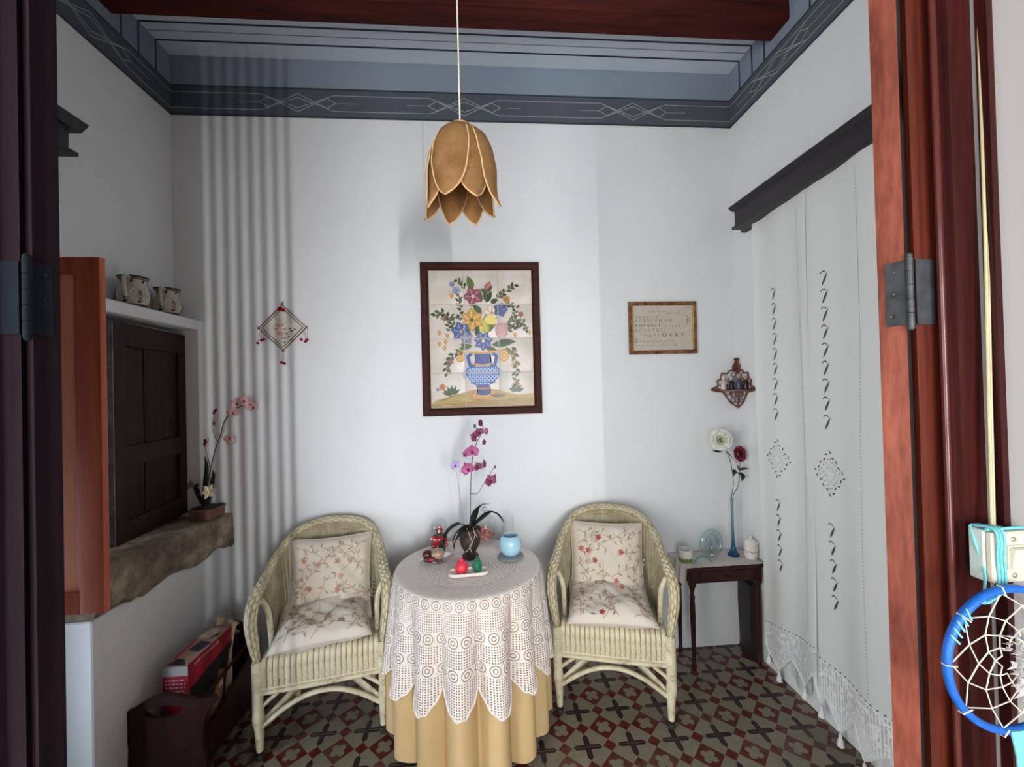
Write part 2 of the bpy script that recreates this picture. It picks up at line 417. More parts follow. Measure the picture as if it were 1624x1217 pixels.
# partition with the double door we look through
def ax(px,Y,py=600): return at(px,py,Y=Y).x
fpx=[1447,1456,1490,1496,1504,1512,1522,1563,1566,1585]; fpy=[.715,.70,.70,.688,.684,.688,.680,.680,.672,.652]
xr=[ax(p,y) for p,y in zip(fpx,fpy)]
frp=list(zip(xr,fpy))
def vprism(bm,poly,z0,z1):
    a=[bm.verts.new((x,y,z0)) for x,y in poly]; b=[bm.verts.new((x,y,z1)) for x,y in poly]
    bm.faces.new(a[::-1]); bm.faces.new(b)
    for i in range(len(poly)): j=(i+1)%len(poly); bm.faces.new((a[i],a[j],b[j],b[i]))
HD=3.1
poly=frp+[(frp[-1][0]+.02,.652),(frp[-1][0]+.02,.715)]
bm=NB(); vprism(bm,[frp[0],frp[1],frp[2],(frp[2][0]+.02,.715)],0,HD); fr1=struct(obj('trim_7',bm,MJAMB,smooth=False))
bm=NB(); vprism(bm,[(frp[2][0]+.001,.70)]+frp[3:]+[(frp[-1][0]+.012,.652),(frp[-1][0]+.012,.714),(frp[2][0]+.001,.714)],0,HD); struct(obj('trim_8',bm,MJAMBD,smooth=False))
bm=NB(); bx0=(ax(1498,.684),.684); tube(bm,[(bx0[0],bx0[1],0),(bx0[0],bx0[1],HD)],.0055,10); struct(obj('trim_9',bm,plain('polished_bead',(78,30,24),.2,0,.1,20),smooth=True))
xl=[ax(44,.715),ax(34,.70),ax(4,.70),ax(-20,.685),ax(-90,.655)]
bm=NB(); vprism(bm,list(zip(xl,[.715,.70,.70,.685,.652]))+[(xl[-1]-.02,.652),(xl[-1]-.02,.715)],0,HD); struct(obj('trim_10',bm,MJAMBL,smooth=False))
NX=frp[-1][0]+.006; NXl=xl[-1]-.01
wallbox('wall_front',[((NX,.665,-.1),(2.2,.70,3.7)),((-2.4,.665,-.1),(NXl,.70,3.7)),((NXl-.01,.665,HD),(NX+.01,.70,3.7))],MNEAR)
wallbox('floor_near',[((-2.4,-2.8,-.12),(2.2,.62,-.001))],plain('near_floor',(190,170,150),.5))
wallbox('ceiling_near',[((-2.4,-2.8,3.7),(2.2,.62,3.8))],MNEAR)
wallbox('wall_near_right',[((2.2,-2.8,-.1),(2.3,.62,3.8))],MNEAR)
# door leaves
def leaf(name,c0,c1,d,L,m,medge,hz):
    "c0 far corner, c1 near corner of the hinge edge, d direction of the leaf"
    c0=Vector((*c0,0));c1=Vector((*c1,0));d=Vector((*d,0)).normalized(); up=Vector((0,0,1))
    root=bpy.data.objects.new(name,None); COL.objects.link(root); root.location=(c1+c0)/2; root['kind']='structure'
    th=(c1-c0)
    bm=NB()
    a,b=c0+d*.002,c1+d*.002
    vprism(bm,[(a.x,a.y),(b.x,b.y),((b+d*.1).x,(b+d*.1).y),((a+d*.1).x,(a+d*.1).y)],.01,HD-.03); obj('hinge_stile',bm,m,root,smooth=False)
    bm=NB(); vprism(bm,[tuple((c0+d*(L-.1)).xy),tuple((c1+d*(L-.1)).xy),tuple((c1+d*L).xy),tuple((c0+d*L).xy)],.01,HD-.03); obj('lock_stile',bm,m,root,smooth=False)
    for z0,z1 in ((.01,.25),(1.0,1.15),(2.8,HD-.03)):
        bm=NB(); vprism(bm,[tuple((c0+d*.1).xy),tuple((c1+d*.1).xy),tuple((c1+d*(L-.1)).xy),tuple((c0+d*(L-.1)).xy)],z0,z1); obj('rail',bm,m,root,smooth=False)
    for z0,z1 in ((.25,1.0),(1.15,2.8)):
        e0=c0+th*.35; e1=c0+th*.65
        bm=NB(); vprism(bm,[tuple((e0+d*.1).xy),tuple((e1+d*.1).xy),tuple((e1+d*(L-.1)).xy),tuple((e0+d*(L-.1)).xy)],z0,z1); obj('panel',bm,m,root,smooth=False)
    bm=NB(); vprism(bm,[tuple((c0-d*.001).xy),tuple((c1-d*.001).xy),tuple((c1+d*.002).xy),tuple((c0+d*.002).xy)],.01,HD-.03); obj('hinge_edge',bm,medge,root,smooth=False)
    return root
def hinge(root,c0,c1,dn,pin,fr0,fr1_,z0,z1,m):
    c0=Vector((*c0,0));c1=Vector((*c1,0));n=Vector((*dn,0)).normalized()
    h=NB(); a=c0+(c1-c0)*.28-n*.0015; b=c1-n*.0015
    vprism(h,[tuple(a.xy),tuple(b.xy),tuple((b-n*.002).xy),tuple((a-n*.002).xy)],z0,z1)
    H=obj('hinge_plate',h,m,root,smooth=False)
    s=NB(); f=c0+(c1-c0)*.62-n*.0035
    for k in (.15,.5,.85): ball(s,(f.x-.008*(k!=.5)*(1 if k<.5 else -.3),f.y,z0+(z1-z0)*k),.0042,(1,.5,1))
    obj('screw',s,m,H)
    h=NB(); fa=Vector((*fr0,0)); fb_=Vector((*fr1_,0)); nn=Vector((-(fb_-fa).y,(fb_-fa).x,0)).normalized(); nn=nn if nn.y<0 else -nn
    fa+=nn*.0005; fb_+=nn*.0005
    vprism(h,[tuple(fa.xy),tuple(fb_.xy),tuple((fb_+nn*.002).xy),tuple((fa+nn*.002).xy)],z0,z1); obj('hinge_plate',h,m,root,smooth=False)
    h=NB()
    for k in range(5):
        za=z0-.004+(z1-z0+.008)*k/5; zb=z0-.004+(z1-z0+.008)*(k+1)/5-.001
        tube(h,[(pin[0],pin[1],za),(pin[0],pin[1],zb)],.0058,12)
    ball(h,(pin[0],pin[1],z1+.006),.0055); ball(h,(pin[0],pin[1],z0-.006),.0055); obj('hinge_knuckle',h,m,root)
rc0=(ax(1397,.745),.745); rc1=(ax(1441,.705),.705)
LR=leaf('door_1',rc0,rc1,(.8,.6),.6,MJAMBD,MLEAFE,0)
zt=at(1440,412,Y=.70).z; zb=at(1440,515,Y=.70).z
hinge(LR,rc0,rc1,(.8,.6),(ax(1448,.695),.695),frp[1],(frp[1][0]*.15+frp[2][0]*.85,.70),zb,zt,MIRON)
lc0=(ax(97,.745),.745); lc1=(ax(53,.705),.705)
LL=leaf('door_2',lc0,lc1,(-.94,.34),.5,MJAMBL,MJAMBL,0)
zt=at(45,415,Y=.70).z; zb=at(45,530,Y=.70).z
hinge(LL,lc0,lc1,(-.8,.6),(ax(45,.695),.695),(xl[1],.70),(xl[2],.70),zb,zt,MIROND)
# added slatted screen, out of view, that cuts the strip lamp into stripes
bm=NB()
for k in range(8): box(bm,(-.245+.031*k,-.12,1.7),(.0125,.008,2.6),None,0)
boxb(bm,(-.42,-.13,.36),(-.265,-.11,3.06)); boxb(bm,(-.42,-.13,.36),(.0,-.11,.41)); boxb(bm,(-.42,-.13,3.0),(.0,-.11,3.06)); struct(obj('stripe_slats',bm,MDARK,smooth=False))
wallbox('wall_near_block',[((.6,-2.9,-.1),(2.3,-2.8,3.8))],MNEAR)  # unseen partial wall, added to hold world light off the left jamb
# window daylight opening on the left (behind the jamb) and its open shutter
area('daylight_left_window',(-1.8,1.0,.75),(-1.3,1.5,.7),.24,1.1,9,(.72,.85,1),110)
# ================================================================ WICKER CHAIRS
MRUB=plain('dark_caster',(46,42,40),.5)
def wicker_chair(label,loc,rot,seed):
    t=thing('wicker_armchair',label,'chair',loc,rot,'cream wicker armchairs')
    rnd=random.Random(seed)
    ob=lambda n,bm,m,p=t,**k: obj(n,bm,m,p,world=False,**k)
    hs=[(-.258,.0,.40),(-.272,-.006,.50),(-.285,.0,.60),(-.283,.045,.672),(-.270,.10,.71),(-.258,.17,.745),(-.238,.26,.795),(-.185,.36,.855),(-.10,.405,.885),(0,.418,.893)]
    hoop=hs+[(-x,y,z) for x,y,z in hs[-2::-1]]
    P=cubicpath(hoop,8)
    bm=NB(); tube(bm,P,lambda u:(.0235+.010*math.exp(-((min(u,1-u)-.15)/.10)**2))*(1 if .06<u<.94 else .66+5.6*min(u,1-u)),14,flat=.8,up=(0,1,.3)); ob('arm_hoop',bm,MWEAVE)
    # woven tub back with standing canes
    PB=[p for p in cubicpath(hoop,24) if p.z>.70]
    bp=cubicpath([(-.232,.10),(-.232,.2),(-.222,.28),(-.175,.36),(-.09,.398),(0,.405),(.09,.398),(.175,.36),(.222,.28),(.232,.2),(.232,.10)] and [Vector((x,y,0)) for x,y in [(-.232,.10),(-.232,.2),(-.222,.28),(-.175,.36),(-.09,.398),(0,.405),(.09,.398),(.175,.36),(.222,.28),(.232,.2),(.232,.10)]],20)
    def pick(L,s):
        k=s*(len(L)-1); i=min(int(k),len(L)-2); return L[i].lerp(L[i+1],k-i)
    NS=46
    def fb(s,v):
        a=pick(bp,s).copy(); a.z=.41; b=pick(PB,s)*1.0; c=Vector((0,.12,0)); p=a.lerp(b,v)
        n=(c-Vector((p.x,p.y,0))).normalized()
        return p+n*(.006+.0045*abs(math.sin(PI*NS*s)))
    bm=NB(); grid(bm,fb,NS*5,6,uv=True); ob('woven_back',bm,MSTRIP,angle=80)
    # seat
    bm=NB(); r=bmesh.ops.create_grid(bm,x_segments=10,y_segments=10,size=.5)
    for v in r['verts']:
        x,y=v.co.x,v.co.y; yy=(y+.5); w=.245*(1-.25*max(0,yy-.55)**1.2*2); v.co=Vector((x*2*w,.0+yy*.395,.425-.02*(1-4*x*x)*(math.sin(PI*yy))))
    bmesh.ops.solidify(bm,geom=bm.faces,thickness=.02); ob('woven_seat',bm,MCANE)
    # front skirt strands, each its own cane
    n=21; first=None
    bm=NB(); tube(bm,cubicpath([(0,.05,.432),(0,.012,.434),(0,-.012,.418),(0,-.017,.37),(0,-.012,.30)],4),.0108,8,flat=.55,up=(1,0,0)); first=ob('cane_strand',bm,MCANE)
    for k in range(n):
        o=first if k==0 else first.copy()
        if k: COL.objects.link(o); o.parent=t
        o.location=(-.232+.464*k/(n-1),rnd.uniform(-.001,.001),rnd.uniform(-.002,.002))
    for s in (-1,1):
        bm=NB(); 
        for k in range(14):
            zz=.30+.0095*k; tube(bm,[(s*.236,-.010,zz),(s*.245,-.018,zz),(s*.262,-.022,zz),(s*.27,-.004,zz),(s*.268,.02,zz)],.005,5)
        ob('corner_wrapping',bm,MCANE)
        bm=NB(); tube(bm,cubicpath([(s*.245,.03,.36),(s*.243,.2,.36),(s*.215,.34,.36),(s*.17,.385,.36)],5),.055,8,flat=.25,up=(0,0,1)); ob('side_skirt',bm,MCANE)
    # rails round the seat
    bm=NB(); tube(bm,cubicpath([(-.262,0,.287),(-.1,-.006,.287),(.1,-.006,.287),(.262,0,.287)],4),.016,10,flat=.75); tube(bm,[(-.25,-.016,.308),(.25,-.016,.308)],.005,6)
    tube(bm,cubicpath([(-.26,0,.287),(-.25,.2,.287),(-.21,.36,.287),(0,.395,.287),(.21,.36,.287),(.25,.2,.287),(.26,0,.287)],6),.014,8); ob('seat_rail',bm,MCANE)
    for s in (-1,1):
        bm=NB(); tube(bm,cubicpath([(s*.257,0,.038),(s*.258,0,.12),(s*.262,0,.20),(s*.262,0,.30),(s*.262,0,.42)],6),lambda u:.0145+.0085*min(1,u*2.2)+.003*math.exp(-((u-.42)/.06)**2),12)
        L=ob('leg',bm,MCANE)
        bm=NB(); lathe(bm,[(0,.028),(.017,.026),(.02,.012),(.015,.0),(0,0)],(s*.257,0,0),14); tube(bm,[(s*.257,0,.02),(s*.257,0,.04)],.009,8); ob('caster',bm,MRUB,L)
        bm=NB(); tube(bm,cubicpath([(s*.19,.375,.0),(s*.2,.375,.2),(s*.205,.37,.42)],5),lambda u:.014+.007*min(1,u*2),10); ob('leg',bm,MCANE)
        bm=NB(); tube(bm,cubicpath([(s*.262,0,.205),(s*.235,0,.235),(s*.18,-.002,.277)],4),.0085,8); ob('corner_brace',bm,MCANE)
        bm=NB(); tube(bm,cubicpath([(s*.262,.06,.668),(s*.238,.075,.6),(s*.232,.09,.5),(s*.232,.10,.42)],5),.0125,8); ob('arm_brace',bm,MCANE)
        # arched stretchers running from the front leg back to the opposite rear leg
        bm=NB(); tube(bm,cubicpath([(s*.255,.01,.135),(s*.15,.06,.215),(s*.03,.17,.258),(-s*.09,.28,.225),(-s*.188,.365,.15)],7),.018,10,flat=.6,up=(0,0,1)); ob('arched_stretcher',bm,MCANE)
    bm=NB(); tube(bm,cubicpath([(-.255,0,.135),(-.15,.0,.205),(-.05,.0,.243),(.05,.0,.243),(.15,.0,.205),(.255,0,.135)],7),.0135,10,flat=.8); ob('arched_stretcher',bm,MCANE)
    # loose broken strands
    bm=NB()
    for k in range(5): 
        z=.56+.02*k; tube(bm,[(.222,.16,z),(.205+rnd.uniform(-.01,.01),.13,z+.02),(.212,.11,z+.045)],.0014,4)
    ob('frayed_cane',bm,MCANE); return t
rotL=math.atan2(.094,.513); rotR=math.atan2(-.145,.502)
CHL=wicker_chair('cream wicker armchair left of the round table, beside the magazine rack',(-.7375,1.953,0),rotL,1)
CHR=wicker_chair('cream wicker armchair right of the round table, beside the small side table',(.599,1.9475,0),rotR,2)
def cushionmat(name,c):
    m=Mt(name,.85,0,.2); m.base(S2(c)); n=m.noise(14,5,dist=1.2); m.bump(n+m.noise(160,2)*.1,.35,.008); return m.m
MC1=cushionmat('cream_cushion_cotton',(202,192,176)); MC2=cushionmat('cream_cushion_quilting',(208,199,186))
def pillow(name,label,chair,M,w,h,T,m,polys,group,seed,pinch=.07,lump=.006):
    rn=random.Random(seed); ph=[rn.uniform(0,6.28) for _ in range(6)]
    def surf(u,v,sg,off=0):
        # u,v in -1..1
        k=max(0,(1-u**4)*(1-v**4)); z=T/2*k**.55
        x=u*w/2*(1-pinch*(1-u*u)*0-pinch*(1-v*v)*abs(u)**3); y=v*h/2*(1-pinch*(1-u*u)*abs(v)**3)
        z+=lump*k*(math.sin(5*u+3*v+ph[0])+math.sin(7*v-4*u+ph[1])*.7+math.sin(11*u+ph[2])*.3)+lump*.5*math.sin(14*(u+v)+ph[3])*k
        return M@Vector((x,y,sg*z+off))
    n=26; bm=NB(); d={}
    for sg in (1,-1):
        for i in range(n+1):
            for j in range(n+1):
                e=i in(0,n) or j in(0,n)
                key=(i,j,0 if e else sg)
                if key not in d: d[key]=bm.verts.new(surf(-1+2*i/n,-1+2*j/n,sg))
        for i in range(n):
            for j in range(n):
                g=lambda a,b:d[(a,b,0 if (a in(0,n) or b in(0,n)) else sg)]
                bm.faces.new((g(i,j),g(i+1,j),g(i+1,j+1),g(i,j+1)))
    o=obj(name,bm,m,None); tag(o,label,'cushion',group)
    bm=NB(); ed=[surf(-1+2*k/20,-1,1) for k in range(20)]+[surf(1,-1+2*k/20,1) for k in range(20)]+[surf(1-2*k/20,1,1) for k in range(20)]+[surf(-1,1-2*k/20,1) for k in range(20)]
    tube(bm,ed,.0028,5,closed=True); obj('piping',bm,m,o)
    nrm=(M.to_3x3()@Vector((0,0,1))).normalized()
    fine=[]
    for p,c in polys: fine.append((p,c))
    paint('embroidery',fine,lambda a,b,hh:surf(a,b,1,.0012+hh*.6),PAINT,o,step=.00002)['kind']='stuff'
    return o
def vines(seed,cb,cr,bold=1.0,nred=6):
    rn=random.Random(seed); o=[]
    starts=[(-.8,.8,-.3),(.2,.75,-.6),(.6,.1,1.2),(-.3,-.6,2.4),(.85,-.9,2.2),(-.1,.1,-1.4),(.4,-.5,-.3),(-.7,-.9,1.4)]+[(-.9,-.75,.35),(-.9,-.1,.2),(-.8,.45,.5),(-.2,-.95,.9),(.1,-.3,.5),(-.5,.1,.9),(.3,.2,.3),(-.1,.5,.4),(.75,-.6,2.0),(-.65,-.4,1.2),(.5,-.9,.6)]
    for x,y,a in starts:
        pts=[]; k=rn.uniform(-.16,.16); a+=rn.uniform(-.3,.3)
        for i in range(rn.randint(9,15)):
            pts.append((x,y)); x+=.075*math.cos(a); y+=.075*math.sin(a); a+=k+rn.uniform(-.08,.08); k+=rn.uniform(-.05,.05)
            if abs(x)>.93 or abs(y)>.93: break
            if i%3==2:
                s=rn.choice((-1,1)); o.append(leaf2(x,y,.11*bold+.03,.022*bold,a+s*.9,cb if rn.random()<.7 else tuple(int(q*.85) for q in cb)))
                if i%2==0:
                    q=(x+.13*math.cos(a-s*.8),y+.13*math.sin(a-s*.8)); o+=stroke([(x,y),q],.012*bold,cb); o.append(leaf2(*q,.1*bold,.024*bold,a-s*1.2,cb))
        o+=stroke(pts,.015*bold,cb)
    for i in range(nred):
        x,y=rn.uniform(-.8,.8),rn.uniform(-.85,.8); c=cr[i%len(cr)]
        for k in range(5): o.append(blob(x+.04*math.cos(k*1.257),y+.04*math.sin(k*1.257),.04,.028,c,k*1.257,8))
        o.append(blob(x,y,.022,.022,tuple(int(q*.6) for q in c),0,7))
    return o
def inchair(t,loc,rx,rz=0,ry=0):
    return wm(t)@Matrix.Translation(loc)@Matrix.Rotation(rz,4,'Z')@Matrix.Rotation(rx,4,'X')@Matrix.Rotation(ry,4,'Y')
CB=(172,150,128); CBR=(160,132,108)
G='cushions on the wicker armchairs'
pillow('cushion','cream cushion with faint brown vine embroidery upright in the left armchair',CHL,inchair(CHL,(-.005,.275,.628),R(74),0,R(2)),.40,.42,.12,MC1,vines(11,(176,152,130),[(196,140,104),(186,150,128),(178,128,110)],1.0,9),G,1,.06,.008)
pillow('cushion','cream quilted cushion with faint brown sprigs lying on the left armchair seat',CHL,inchair(CHL,(-.015,.15,.498),R(7),R(5),0),.425,.39,.115,MC2,vines(12,(174,150,128),[(190,146,112),(160,130,118)],1.0,8),G,2,.08,.006)
pillow('cushion','cream cushion with red blossoms and curling vines upright in the right armchair',CHR,inchair(CHR,(-.015,.275,.63),R(75),0,0),.385,.42,.12,MC1,vines(21,CB,[(176,70,70),(190,110,96),(168,84,60)],1.05,9),G,3,.05,.005)
pillow('cushion','cream puckered cushion with red blossoms lying on the right armchair seat',CHR,inchair(CHR,(-.01,.15,.497),R(8),R(4),0),.415,.39,.11,MC2,vines(22,CB,[(172,66,62),(182,120,90)],1.05,7),G,4,.07,.007)
# ================================================================ ROUND TABLE AND ITS CLOTHS
TC=Vector((-.075,2.0,0)); TZ=.748; TR=.325
rt=thing('round_table','round side table hidden under yellow cloth and white lace, between the armchairs','table',TC)
bm=NB(); lathe(bm,[(0,TZ-.025),(TR-.008,TZ-.025),(TR,TZ-.018),(TR,TZ-.006),(TR-.006,TZ),(0,TZ)],TC,48); obj('tabletop',bm,MDARK,rt)
for k in range(4):
    a=PI/4+k*PI/2; bm=NB(); tube(bm,cubicpath([TC+Vector((math.cos(a)*.2,math.sin(a)*.2,TZ-.026)),TC+Vector((math.cos(a)*.22,math.sin(a)*.22,.35)),TC+Vector((math.cos(a)*.27,math.sin(a)*.27,0.005))],5),lambda u:.02-.006*u,10); obj('leg',bm,MDARK,rt)
def foldr(th,d,amp,n=15):
    w=n*th+.9*math.sin(2*th+1)+.5*math.sin(3*th); c=(2*(abs(math.cos(w/2))**.9)-1.15)*(1+.25*math.sin(4*th+.7))
    return amp*c
def cloth(name,zt,hem,r0,flare,ampf,m,nu=360,nv=44,lift=0,scal=0,sn=0):
    "hem(th): drop length"
    bm=NB(); L=bm.loops.layers.uv.verify(); ns=14
    rows=[]
    tot=ns+nv
    def P(i,j):
        th=2*PI*i/nu
        if j<=ns:
            s=r0*(j/ns)**.9; return TC+Vector((math.cos(th)*s,math.sin(th)*s,zt)),s
        q=(j-ns)/nv; H=hem(th); d=q*H; sh=.012
        bend=min(1,d/sh/1.57); 
        if d<sh*1.57: r=r0+sh*math.sin(d/sh); z=zt-sh*(1-math.cos(d/sh))
        else: r=r0+sh; z=zt-sh-(d-sh*1.57)
        dd=max(0,d-sh); r+=flare*dd+foldr(th,dd,ampf*min(1,dd/.42)**.8)*(1) 
        return TC+Vector((math.cos(th)*r,math.sin(th)*r,z)),r0+d
    vs={}
    c=bm.verts.new(TC+Vector((0,0,zt)))
    for i in range(nu):
        for j in range(1,tot+1): vs[i,j]=bm.verts.new(P(i,j)[0])
    for i in range(nu):
        i2=(i+1)%nu
        for j in range(0,tot):
            hm=lambda ii,jj:(ii/nu, (r0*(jj/ns)**.9 if jj<=ns else r0+(jj-ns)/nv*hem(2*PI*ii/nu)) )
            if j==0: q=bm.faces.new((c,vs[i,1],vs[i2,1])); uv=((i+.5,0),(i,1),(i+1,1))
            else: q=bm.faces.new((vs[i,j],vs[i,j+1],vs[i2,j+1],vs[i2,j])); uv=((i,j),(i,j+1),(i+1,j+1),(i+1,j))
            for lp,(a,b) in zip(q.loops,uv): lp[L].uv=hm(a,b)
    return obj(name,bm,m,None,angle=80)
m=Mt('yellow_cloth',.8,0,.2); m.base(m.ramp(m.noise(3,4),[(.3,S2((190,160,112))),(.7,S2((204,175,128)))])); m.bump(m.noise(400,2),.15,.002); MYEL=m.m
def hemY(th): return .705+.012*math.sin(5*th)+.006*math.sin(11*th)
yc=cloth('tablecloth',TZ+.003,hemY,TR,.018,.038,MYEL); tag(yc,'plain yellow floor-length cloth under the white lace on the round table','tablecloth')
bm=NB()
m=Mt('crochet_lace',.85,0,.15); m.base(S2((232,222,214)))
U,V,_=m.xyz('UV'); r0=.331
q=(V-r0)                       # 0..1 of the drop below the edge, negative on the top
top=q<0
cell=lambda a,n: (a*n).fr()-.5
gu=cell(U,230); gv=cell(V,102); thread=((gu.abs()>.24).max(gv.abs()>.25))
# rosette rows
def rosrow(q0,q1,n):
    inb=(q>q0)*(q<q1); lu=cell(U,n); lv=((q-(q0+q1)/2)/((q1-q0)))
    d=(lu*lu+lv*lv).sqrt(); ring=((d*30).sin()*.5+.5)
    k=(ring>.14).max(d<.1).max(d>.47); gap=((U*n*9).fr()-.5).abs()*2
    return inb,ring,(k*((gap*d*2)>-1)),d
solid=None; H=None; keep=thread; hh=thread*.5
for a0,a1,n in ((.006,.056,44),(.135,.19,42),(.255,.31,42)):
    inb,ring,k,d=rosrow(a0,a1,n); keep=keep*(1-inb)+k*inb; hh=hh*(1-inb)+ring*inb
edge=(q<.006)*(q>-.012); keep=keep.max(edge)
rib=((U*170*2*PI).sin()*.5+.5); conc=((V*2*PI*70).sin()*.5+.5)
inner=V<(r0*.70); tk=(conc*inner+rib*(1-inner)); keep=keep*(1-top)+top; hh=hh*(1-top)+tk*top
m.bump(hh,.5,.005); m.holes(keep.max(0)); MLACE=m.m
def hemL(th): 
    w=15*th+.9*math.sin(2*th+1)+.5*math.sin(3*th); return .405+.042*(2*abs(math.cos(w/2))**.8-1)+.010*math.cos(6*th+1)
lc=cloth('lace_tablecloth',TZ+.0065,hemL,TR+.006,.032,.042,MLACE); tag(lc,'white crochet lace overcloth with rosette rows draped over the round table','tablecloth')
# thick scalloped hem of the lace
bm=NB(); pts=[]
for i in range(360):
    th=2*PI*i/360; d=hemL(th); dd=d-.012; r=TR+.006+.012+.032*dd+foldr(th,dd,.042*min(1,dd/.42)**.8); z=TZ+.0065-.012-(d-.012*1.57)+.004*math.sin(th*72)
    pts.append(TC+Vector((math.cos(th)*r,math.sin(th)*r,z)))
tube(bm,pts,.0045,5,closed=True); obj('scalloped_hem',bm,plain('lace_thread',(232,224,216),.85,0,.05,60,.5,200),lc)
# ================================================================ SIDE TABLE
st=thing('side_table','small dark red-brown wooden side table in the right corner by the curtain','table',(1.335,2.32,0))
SZ=.575
bm=NB(); boxb(bm,(1.112,2.212,SZ-.022),(1.562,2.424,SZ),.005,3); obj('tabletop',bm,MDARK,st)
bm=NB(); boxb(bm,(1.135,2.226,SZ-.095),(1.54,2.24,SZ-.022),.002); boxb(bm,(1.135,2.40,SZ-.095),(1.54,2.414,SZ-.022)); boxb(bm,(1.13,2.23,SZ-.095),(1.143,2.41,SZ-.022)); boxb(bm,(1.535,2.23,SZ-.095),(1.548,2.41,SZ-.022)); obj('apron',bm,MDARK,st,angle=30)
bm=NB(); boxb(bm,(1.19,2.2225,SZ-.085),(1.50,2.2265,SZ-.032),.001); dr=obj('drawer',bm,MDARK,st,angle=30)
bm=NB(); lathe(bm,[(0,.018),(.007,.016),(.009,.009),(.004,.004),(.004,0),(0,0)],(1.345,2.2225,SZ-.058),12,M=Matrix.Rotation(PI/2,3,'X')); obj('knob',bm,MIROND,dr)
for lx,ly in ((1.15,2.242),(1.15,2.398),(1.53,2.242),(1.53,2.398)):
    bm=NB(); boxb(bm,(lx-.017,ly-.017,SZ-.115),(lx+.017,ly+.017,SZ-.0225),.003)
    lathe(bm,[(0,0),(.011,0),(.014,.02),(.010,.035),(.0105,.10),(.0125,.2),(.0145,.30),(.0135,.36),(.012,.385),(.015,.40),(.010,.415),(.010,.43),(.0155,.45),(.015,SZ-.112),(0,SZ-.112)],(lx,ly,0),14); obj('leg',bm,MDARK,st)
m=Mt('doily_lace',.85,0,.2); m.base(S2((216,210,200))); X,Y,Z=m.xyz('UV'); n=m.noise(60,2,m.coord('UV'),1.5); g=((X*90).fr()-.5).abs()>.18; g2=((Y*48).fr()-.5).abs()>.2
m.holes((g.max(g2)).max(n>.5)); m.bump(n,.6,.004); MDOI=m.m
def fd(u,v):
    x=1.02+u*.535; y=2.206+v*.216
    if x<1.108: 
        d=1.108-x; return Vector((1.107-.25*d+.006*math.sin(v*19),y+.01*math.sin(v*9)-.02*(d/.09),SZ+.0025-d*.95-(.012*abs(math.sin(v*PI*4)) if u<.01 else 0)))
    return Vector((x,y,SZ+.0022+.0006*math.sin(u*60)))
bm=NB(); grid(bm,fd,70,24,uv=True); tag(obj('lace_doily',bm,MDOI,angle=80),'white lace runner over the small side table, hanging off its left end','tablecloth')
# board leaning under the side table
bm=NB(); 
a=[(1.505,2.29,0),(1.525,2.29,0),(1.571,2.29,.42),(1.551,2.29,.44)]
prism(bm,[(1.500,0),(1.520,0),(1.565,.43),(1.545,.44)],(0,2.20,0),(1,0,0),(0,0,1),.001)
bm.free(); bm=NB(); box(bm,(1.535,2.32,.217),(.066,.10,.43),None,.003)
tag(obj('leaning_board',bm,MBLACKW),'dark wooden board standing against the right wall under the side table','board')
# ================================================================ PENDANT LAMP
LX,LY=-.045,1.40
lamp=thing('pendant_lamp','tan woven petal lampshade hanging on a long white cord','lamp',(LX,LY,2.48))
m=Mt('raffia',.7,0,.3); n=m.noise(260,3,m.coord(scale=(1,1,3))); n2=m.noise(12,3)
m.base(m.ramp(n*.5+n2*.5,[(.3,S2((138,94,54))),(.5,S2((184,138,88))),(.7,S2((212,170,118)))])); m.bump(n,.6,.003); MRAF=m.m
MRIM=plain('raffia_rim',(206,170,120),.6,0,.15,90,.3,300)
bm=NB(); tube(bm,[(LX,LY,2.47),(LX,LY,ZC-.03)],.0028,8); obj('cord',bm,plain('white_flex',(222,214,196),.6),lamp)
bm=NB(); lathe(bm,[(0,ZC-.035),(.03,ZC-.032),(.045,ZC-.001),(0,ZC-.001)],(LX,LY,0),20); obj('ceiling_rose',bm,plain('white_rose',(220,216,208),.5),lamp)
bm=NB(); lathe(bm,[(0,2.485),(.02,2.484),(.036,2.474),(.034,2.462),(.0,2.46)],(LX,LY,0),20); obj('top_cap',bm,MRAF,lamp)
bm=NB(); lathe(bm,[(0,2.46),(.02,2.46),(.022,2.40),(0,2.40)],(LX,LY,0),16); obj('bulb_holder',bm,plain('holder',(60,50,44),.5),lamp)
rn=random.Random(4)
for k in range(8):
    phi=R(-20+45*k); out=.007 if k in (0,2,4,6) else -.006; L=rn.uniform(.97,1.03)*.293
    rp=[(0,.024),(.06,.055),(.16,.084),(.32,.102),(.55,.115),(.75,.114),(.9,.118),(1,.132)]
    def lerp(T,t):
        for (a,x),(b,y) in zip(T,T[1:]):
            if t<=b: return x+(y-x)*(t-a)/(b-a)
        return T[-1][1]
    def wd(t): return .072*(math.sin(PI*min(1,t*.5/.42))**.42 if t<.42 else max(0,1-((t-.42)/.58)**2.3)**.72)
    def pet(u,v,off=0):
        t=v; s=(u*2-1); r=lerp(rp,t)+out*min(1,t*4)+off; w=max(wd(t),.0005); 
        if t<.02: w=.02
        a=phi+s*w/max(r,.055); rr=r-.010*s*s*(1-t*.3)
        return Vector((LX+rr*math.sin(a),LY-rr*math.cos(a),2.475-L*(t-.06*t*(1-t))))
    bm=NB(); grid(bm,pet,12,18); r_=bmesh.ops.solidify(bm,geom=bm.faces,thickness=.002); P_=obj('petal',bm,MRAF,lamp)
    e=[pet(0,j/24) for j in range(1,25)]+[pet(1,j/24) for j in range(24,0,-1)]
    bm=NB(); tube(bm,e,.0026,6); obj('petal_rim',bm,MRIM,P_)
